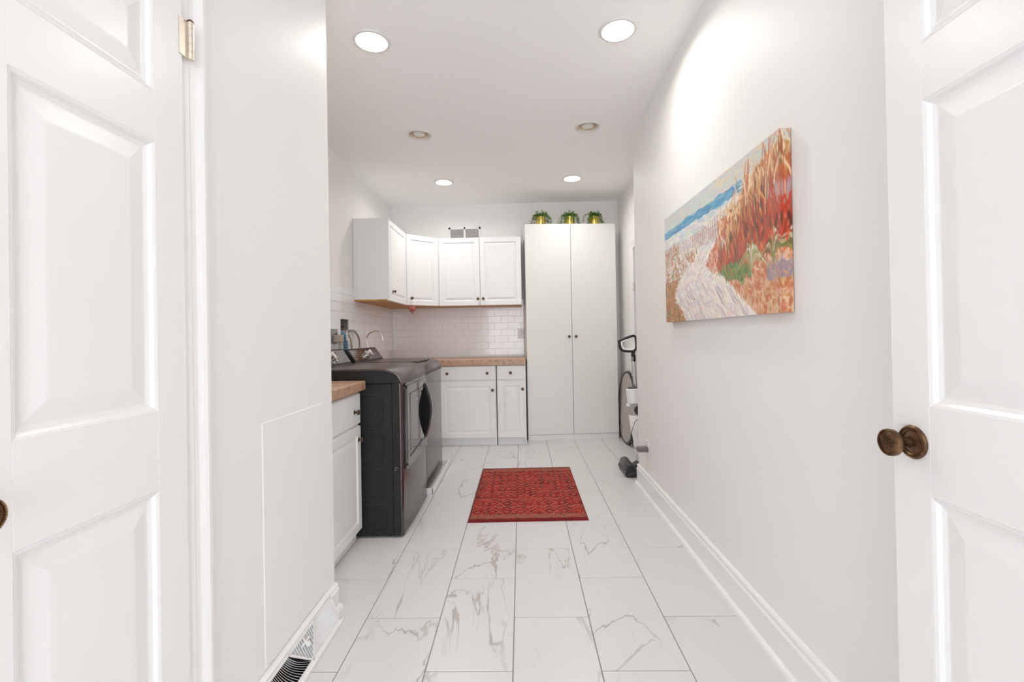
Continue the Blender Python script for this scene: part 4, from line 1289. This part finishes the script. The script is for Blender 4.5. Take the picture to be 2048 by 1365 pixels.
# ------------------------------------------------------------------ painting
def paint_canvas(W_, H_):
    rs = np.random.RandomState(11)
    I = np.zeros((H_, W_, 3))
    def c(*a):
        return np.array(a, float)
    U = np.linspace(0, 1, W_)[None, :] * np.ones((H_, 1)); Vv = np.linspace(0, 1, H_)[:, None] * np.ones((1, W_))
    def dune(u_):      # top edge of the grassy dune
        return np.interp(u_, [0, .60, .68, .74, .80, .88, 1], [.62, .50, .37, .26, .17, .11, .05])
    def path_l(v_):
        return np.interp(v_, [.42, .52, .60, .70, .80, .90, 1], [.42, .36, .22, .16, .13, .22, .27])
    def path_r(v_):
        return np.interp(v_, [.42, .52, .60, .70, .80, .90, 1], [.60, .52, .48, .62, .70, .78, .86])
    def region(u_, v_):
        k = rs.rand()
        if v_ > dune(u_) and u_ > .60 and v_ < .64:
            if u_ > .93 and .27 < v_ < .40: return c(176, 160, 158) if k < .45 else c(196, 60, 36)
            if u_ > .66 and v_ < dune(u_) + .10:
                return [c(222, 176, 124), c(206, 138, 84), c(182, 112, 66), c(232, 200, 156), c(150, 100, 62)][rs.randint(5)]
            if u_ > .66 and v_ < dune(u_) + .20:
                return [c(168, 98, 56), c(196, 110, 62), c(128, 78, 46), c(214, 146, 92), c(92, 60, 40)][rs.randint(5)]
            if u_ < .72 and v_ < .52:
                return [c(160, 164, 186), c(188, 170, 166), c(202, 130, 90), c(176, 92, 58), c(140, 110, 84)][rs.randint(5)]
            return [c(190, 62, 34), c(206, 86, 48), c(150, 52, 32), c(218, 128, 80), c(98, 50, 34), c(140, 88, 50), c(176, 74, 40)][rs.randint(7)]
        if v_ < .135:
            m_ = c(196, 206, 206) * (1 - k * .5) + c(222, 216, 202) * k * .5
            return m_ if u_ < .55 or k < .4 else c(218, 206, 188)
        if v_ < .205 and u_ < .775:
            return [c(74, 148, 190), c(60, 132, 182), c(96, 168, 202), c(120, 180, 204)][rs.randint(4)]
        if v_ < .30:
            return [c(228, 222, 210), c(206, 214, 212), c(236, 230, 220), c(190, 206, 212)][rs.randint(4)]
        if v_ < .44:
            if u_ < .20:
                return [c(196, 150, 112), c(222, 206, 196), c(178, 118, 80), c(206, 190, 186), c(160, 140, 110)][rs.randint(5)]
            if u_ > .60: return [c(204, 118, 72), c(180, 80, 48), c(196, 160, 140)][rs.randint(3)]
            return [c(232, 224, 216), c(206, 200, 206), c(214, 190, 172), c(190, 178, 180)][rs.randint(4)]
        if path_l(v_) < u_ < path_r(v_):
            return [c(240, 232, 222), c(234, 224, 214), c(224, 212, 206), c(230, 214, 202), c(242, 236, 228), c(210, 202, 208)][rs.randint(6)]
        if u_ <= path_l(v_):
            if v_ < .62:
                return [c(232, 226, 222), c(208, 204, 212), c(206, 140, 96), c(186, 110, 66), c(168, 140, 92), c(236, 230, 224)][rs.randint(6)]
            return [c(178, 116, 66), c(196, 134, 84), c(150, 112, 60), c(204, 100, 60), c(132, 98, 58), c(186, 168, 120)][rs.randint(6)]
        if v_ < .62:
            return [c(206, 116, 76), c(216, 140, 104), c(190, 84, 50), c(224, 186, 170), c(200, 150, 130)][rs.randint(5)]
        if .62 <= v_ < .76 and .60 < u_ < .84:
            return [c(122, 140, 70), c(98, 150, 92), c(150, 140, 72), c(170, 120, 70), c(84, 108, 52)][rs.randint(5)]
        if .70 < v_ < .81 and u_ > .92:
            return [c(168, 148, 152), c(186, 160, 154), c(154, 136, 148), c(200, 150, 120)][rs.randint(4)]
        return [c(212, 156, 116), c(222, 176, 142), c(204, 134, 94), c(196, 112, 72), c(228, 192, 160)][rs.randint(5)]
    def stroke(u_, v_, ang, ln_, wd, col, al=0.85):
        cx, cy = u_ * W_, v_ * H_
        L_ = ln_ + wd + 1
        x0, x1 = max(int(cx - L_), 0), min(int(cx + L_) + 1, W_)
        y0, y1 = max(int(cy - L_), 0), min(int(cy + L_) + 1, H_)
        if x1 <= x0 or y1 <= y0: return
        yy, xx = np.mgrid[y0:y1, x0:x1]
        dx, dy = xx - cx, yy - cy
        a = dx * math.cos(ang) + dy * math.sin(ang); b = -dx * math.sin(ang) + dy * math.cos(ang)
        m_ = np.clip(1.6 - ((a / ln_) ** 2 + (b / wd) ** 2), 0, 1)[..., None] * al
        I[y0:y1, x0:x1] = I[y0:y1, x0:x1] * (1 - m_) + col * m_
    # underpainting
    for j in range(0, H_, 4):
        for i in range(0, W_, 4):
            I[j:j + 4, i:i + 4] = region((i + 2) / W_, (j + 2) / H_)
    for k in range(9000):
        u_, v_ = rs.rand(), rs.rand()
        col = region(u_, v_) + rs.uniform(-9, 9, 3)
        inpath = v_ > .42 and path_l(v_) < u_ < path_r(v_)
        if v_ > dune(u_) and u_ > .60 and v_ < .64: ang, ln_, wd = rs.normal(1.45, .25), rs.uniform(5, 13), rs.uniform(1, 2.4)
        elif v_ < .30: ang, ln_, wd = rs.normal(0, .12), rs.uniform(6, 16), rs.uniform(1.2, 2.4)
        elif inpath and v_ > .68: ang, ln_, wd = rs.normal(.55 + 0.9 * (u_ - .45), .3), rs.uniform(5, 12), rs.uniform(1.2, 2.2)
        elif inpath: ang, ln_, wd = rs.normal(-.35, .4), rs.uniform(4, 9), rs.uniform(1.2, 2.4)
        else: ang, ln_, wd = rs.normal(1.2, .7), rs.uniform(3, 8), rs.uniform(1, 2.4)
        stroke(u_, v_, ang, ln_, wd, col)
    # path ripples
    for k in range(26):
        t = rs.rand(); vv = .70 + .28 * rs.rand(); uu = path_l(vv) + (path_r(vv) - path_l(vv)) * t
        for s in range(5):
            stroke(uu + s * .012, vv + s * .022, .75, 5, 1.0, c(158, 140, 150), .5)
    # picket fence
    for k in range(13):
        uu = .36 + k * .0195
        top, bot = .315 - .045 * (k / 12) + rs.uniform(-.01, .01), .40 + rs.uniform(-.01, .01)
        for q in range(9):
            stroke(uu + .004 * q / 9, top + (bot - top) * q / 8, 1.57, 2.6, .8, c(176, 118, 108), .85)
    for q in range(40):
        stroke(.36 + .234 * q / 40, .345 - .02 * q / 40, 0, 3, .5, c(190, 140, 128), .6)
    # tall pale grasses above the dune
    for k in range(70):
        uu = rs.uniform(.60, .99); base = rs.uniform(.22, .42); top = max(dune(uu) - rs.uniform(-.04, .16), .01)
        lean = rs.normal(.01, .03)
        col = [c(232, 196, 150), c(240, 222, 190), c(206, 140, 84), c(190, 96, 56), c(226, 176, 120)][rs.randint(5)]
        for q in range(22):
            t = q / 21
            stroke(uu + lean * t * t, base + (top - base) * t, 1.57, 3.2, .6, col, .7)
    # arching grass plants
    for (pu, pv, n_, hgt, spr) in ((.83, .74, 46, .30, .16), (.955, .71, 40, .27, .14), (.10, .62, 10, .12, .06), (.03, .80, 14, .18, .05), (.04, .98, 12, .16, .06)):
        for k in range(n_):
            d = rs.uniform(-1, 1); hh = hgt * rs.uniform(.6, 1.05)
            col = [c(160, 160, 104), c(196, 192, 150), c(126, 128, 66), c(222, 216, 196), c(88, 84, 44), c(186, 156, 104)][rs.randint(6)]
            for q in range(22):
                t = q / 21
                uu = pu + d * spr * t * .5 * (.5 + t * .7)
                vv = pv - hh * (t * 1.5 - .75 * t * t * (1 + .9 * abs(d)))
                stroke(uu, vv, 1.57 - d * t * 1.2, 2.4, .55, col, .7)
    for k in range(22):
        stroke(rs.normal(.755, .03), rs.normal(.71, .03), rs.uniform(0, 3), 4.5, 2.6, [c(96, 152, 92), c(128, 142, 66), c(78, 120, 66)][rs.randint(3)], .8)
    for k in range(12):
        stroke(rs.uniform(.88, 1), rs.uniform(.42, .62), 1.4, 6, 2.0, [c(206, 50, 28), c(222, 70, 38)][rs.randint(2)], .6)
    return I
PW, PH = 420, 212
IMG = srgb(paint_canvas(PW, PH))
PY0, PY1, PZ0, PZ1, PD = 1.525, 2.735, 1.226, 1.831, 0.036
eu = int(round(PD / (PY1 - PY0) * PW)); ev = int(round(PD / (PZ1 - PZ0) * PH))
gi = np.concatenate([-np.arange(eu, 0, -1), np.arange(PW), PW - 1 + np.arange(1, eu + 1)])
gj = np.concatenate([-np.arange(ev, 0, -1), np.arange(PH), PH - 1 + np.arange(1, ev + 1)])
GI, GJ = np.meshgrid(gi, gj)
ci, cj = np.clip(GI, 0, PW - 1), np.clip(GJ, 0, PH - 1)
mi = np.where(GI < 0, -GI, np.where(GI > PW - 1, 2 * (PW - 1) - GI, GI)); mj = np.where(GJ < 0, -GJ, np.where(GJ > PH - 1, 2 * (PH - 1) - GJ, GJ))
dep = np.maximum(np.abs(GI - ci) / eu, np.abs(GJ - cj) / ev) * PD
PP = np.stack([XR - 0.002 - PD + dep, PY1 - (PY1 - PY0) * ci / (PW - 1), PZ1 - (PZ1 - PZ0) * cj / (PH - 1)], -1)
CANVAS = attr_mat('painted_canvas', 0.32, bump=(160, 0.35, 0.002))
me = grid_mesh('canvas', PP, IMG[mj, mi], CANVAS)
o = thing('painting', 'unframed canvas painting of a beach path through red dune grass', 'painting', (XR - 0.02, (PY0 + PY1) / 2, PZ0))
co = bpy.data.objects.new('canvas', me)
COL.objects.link(co)
co.parent = o
co.matrix_local = ROOT[o].inverted()
bm = NB()
for b in ((PY0 + .004, PY1 - .004, PZ0 + .004, PZ0 + .03), (PY0 + .004, PY1 - .004, PZ1 - .03, PZ1 - .004), (PY0 + .004, PY0 + .03, PZ0 + .004, PZ1 - .004), (PY1 - .03, PY1 - .004, PZ0 + .004, PZ1 - .004)):
    box(bm, XR - 0.030, XR - 0.0005, *b)
obj('stretcher_frame', bm, 'wood_under', o)
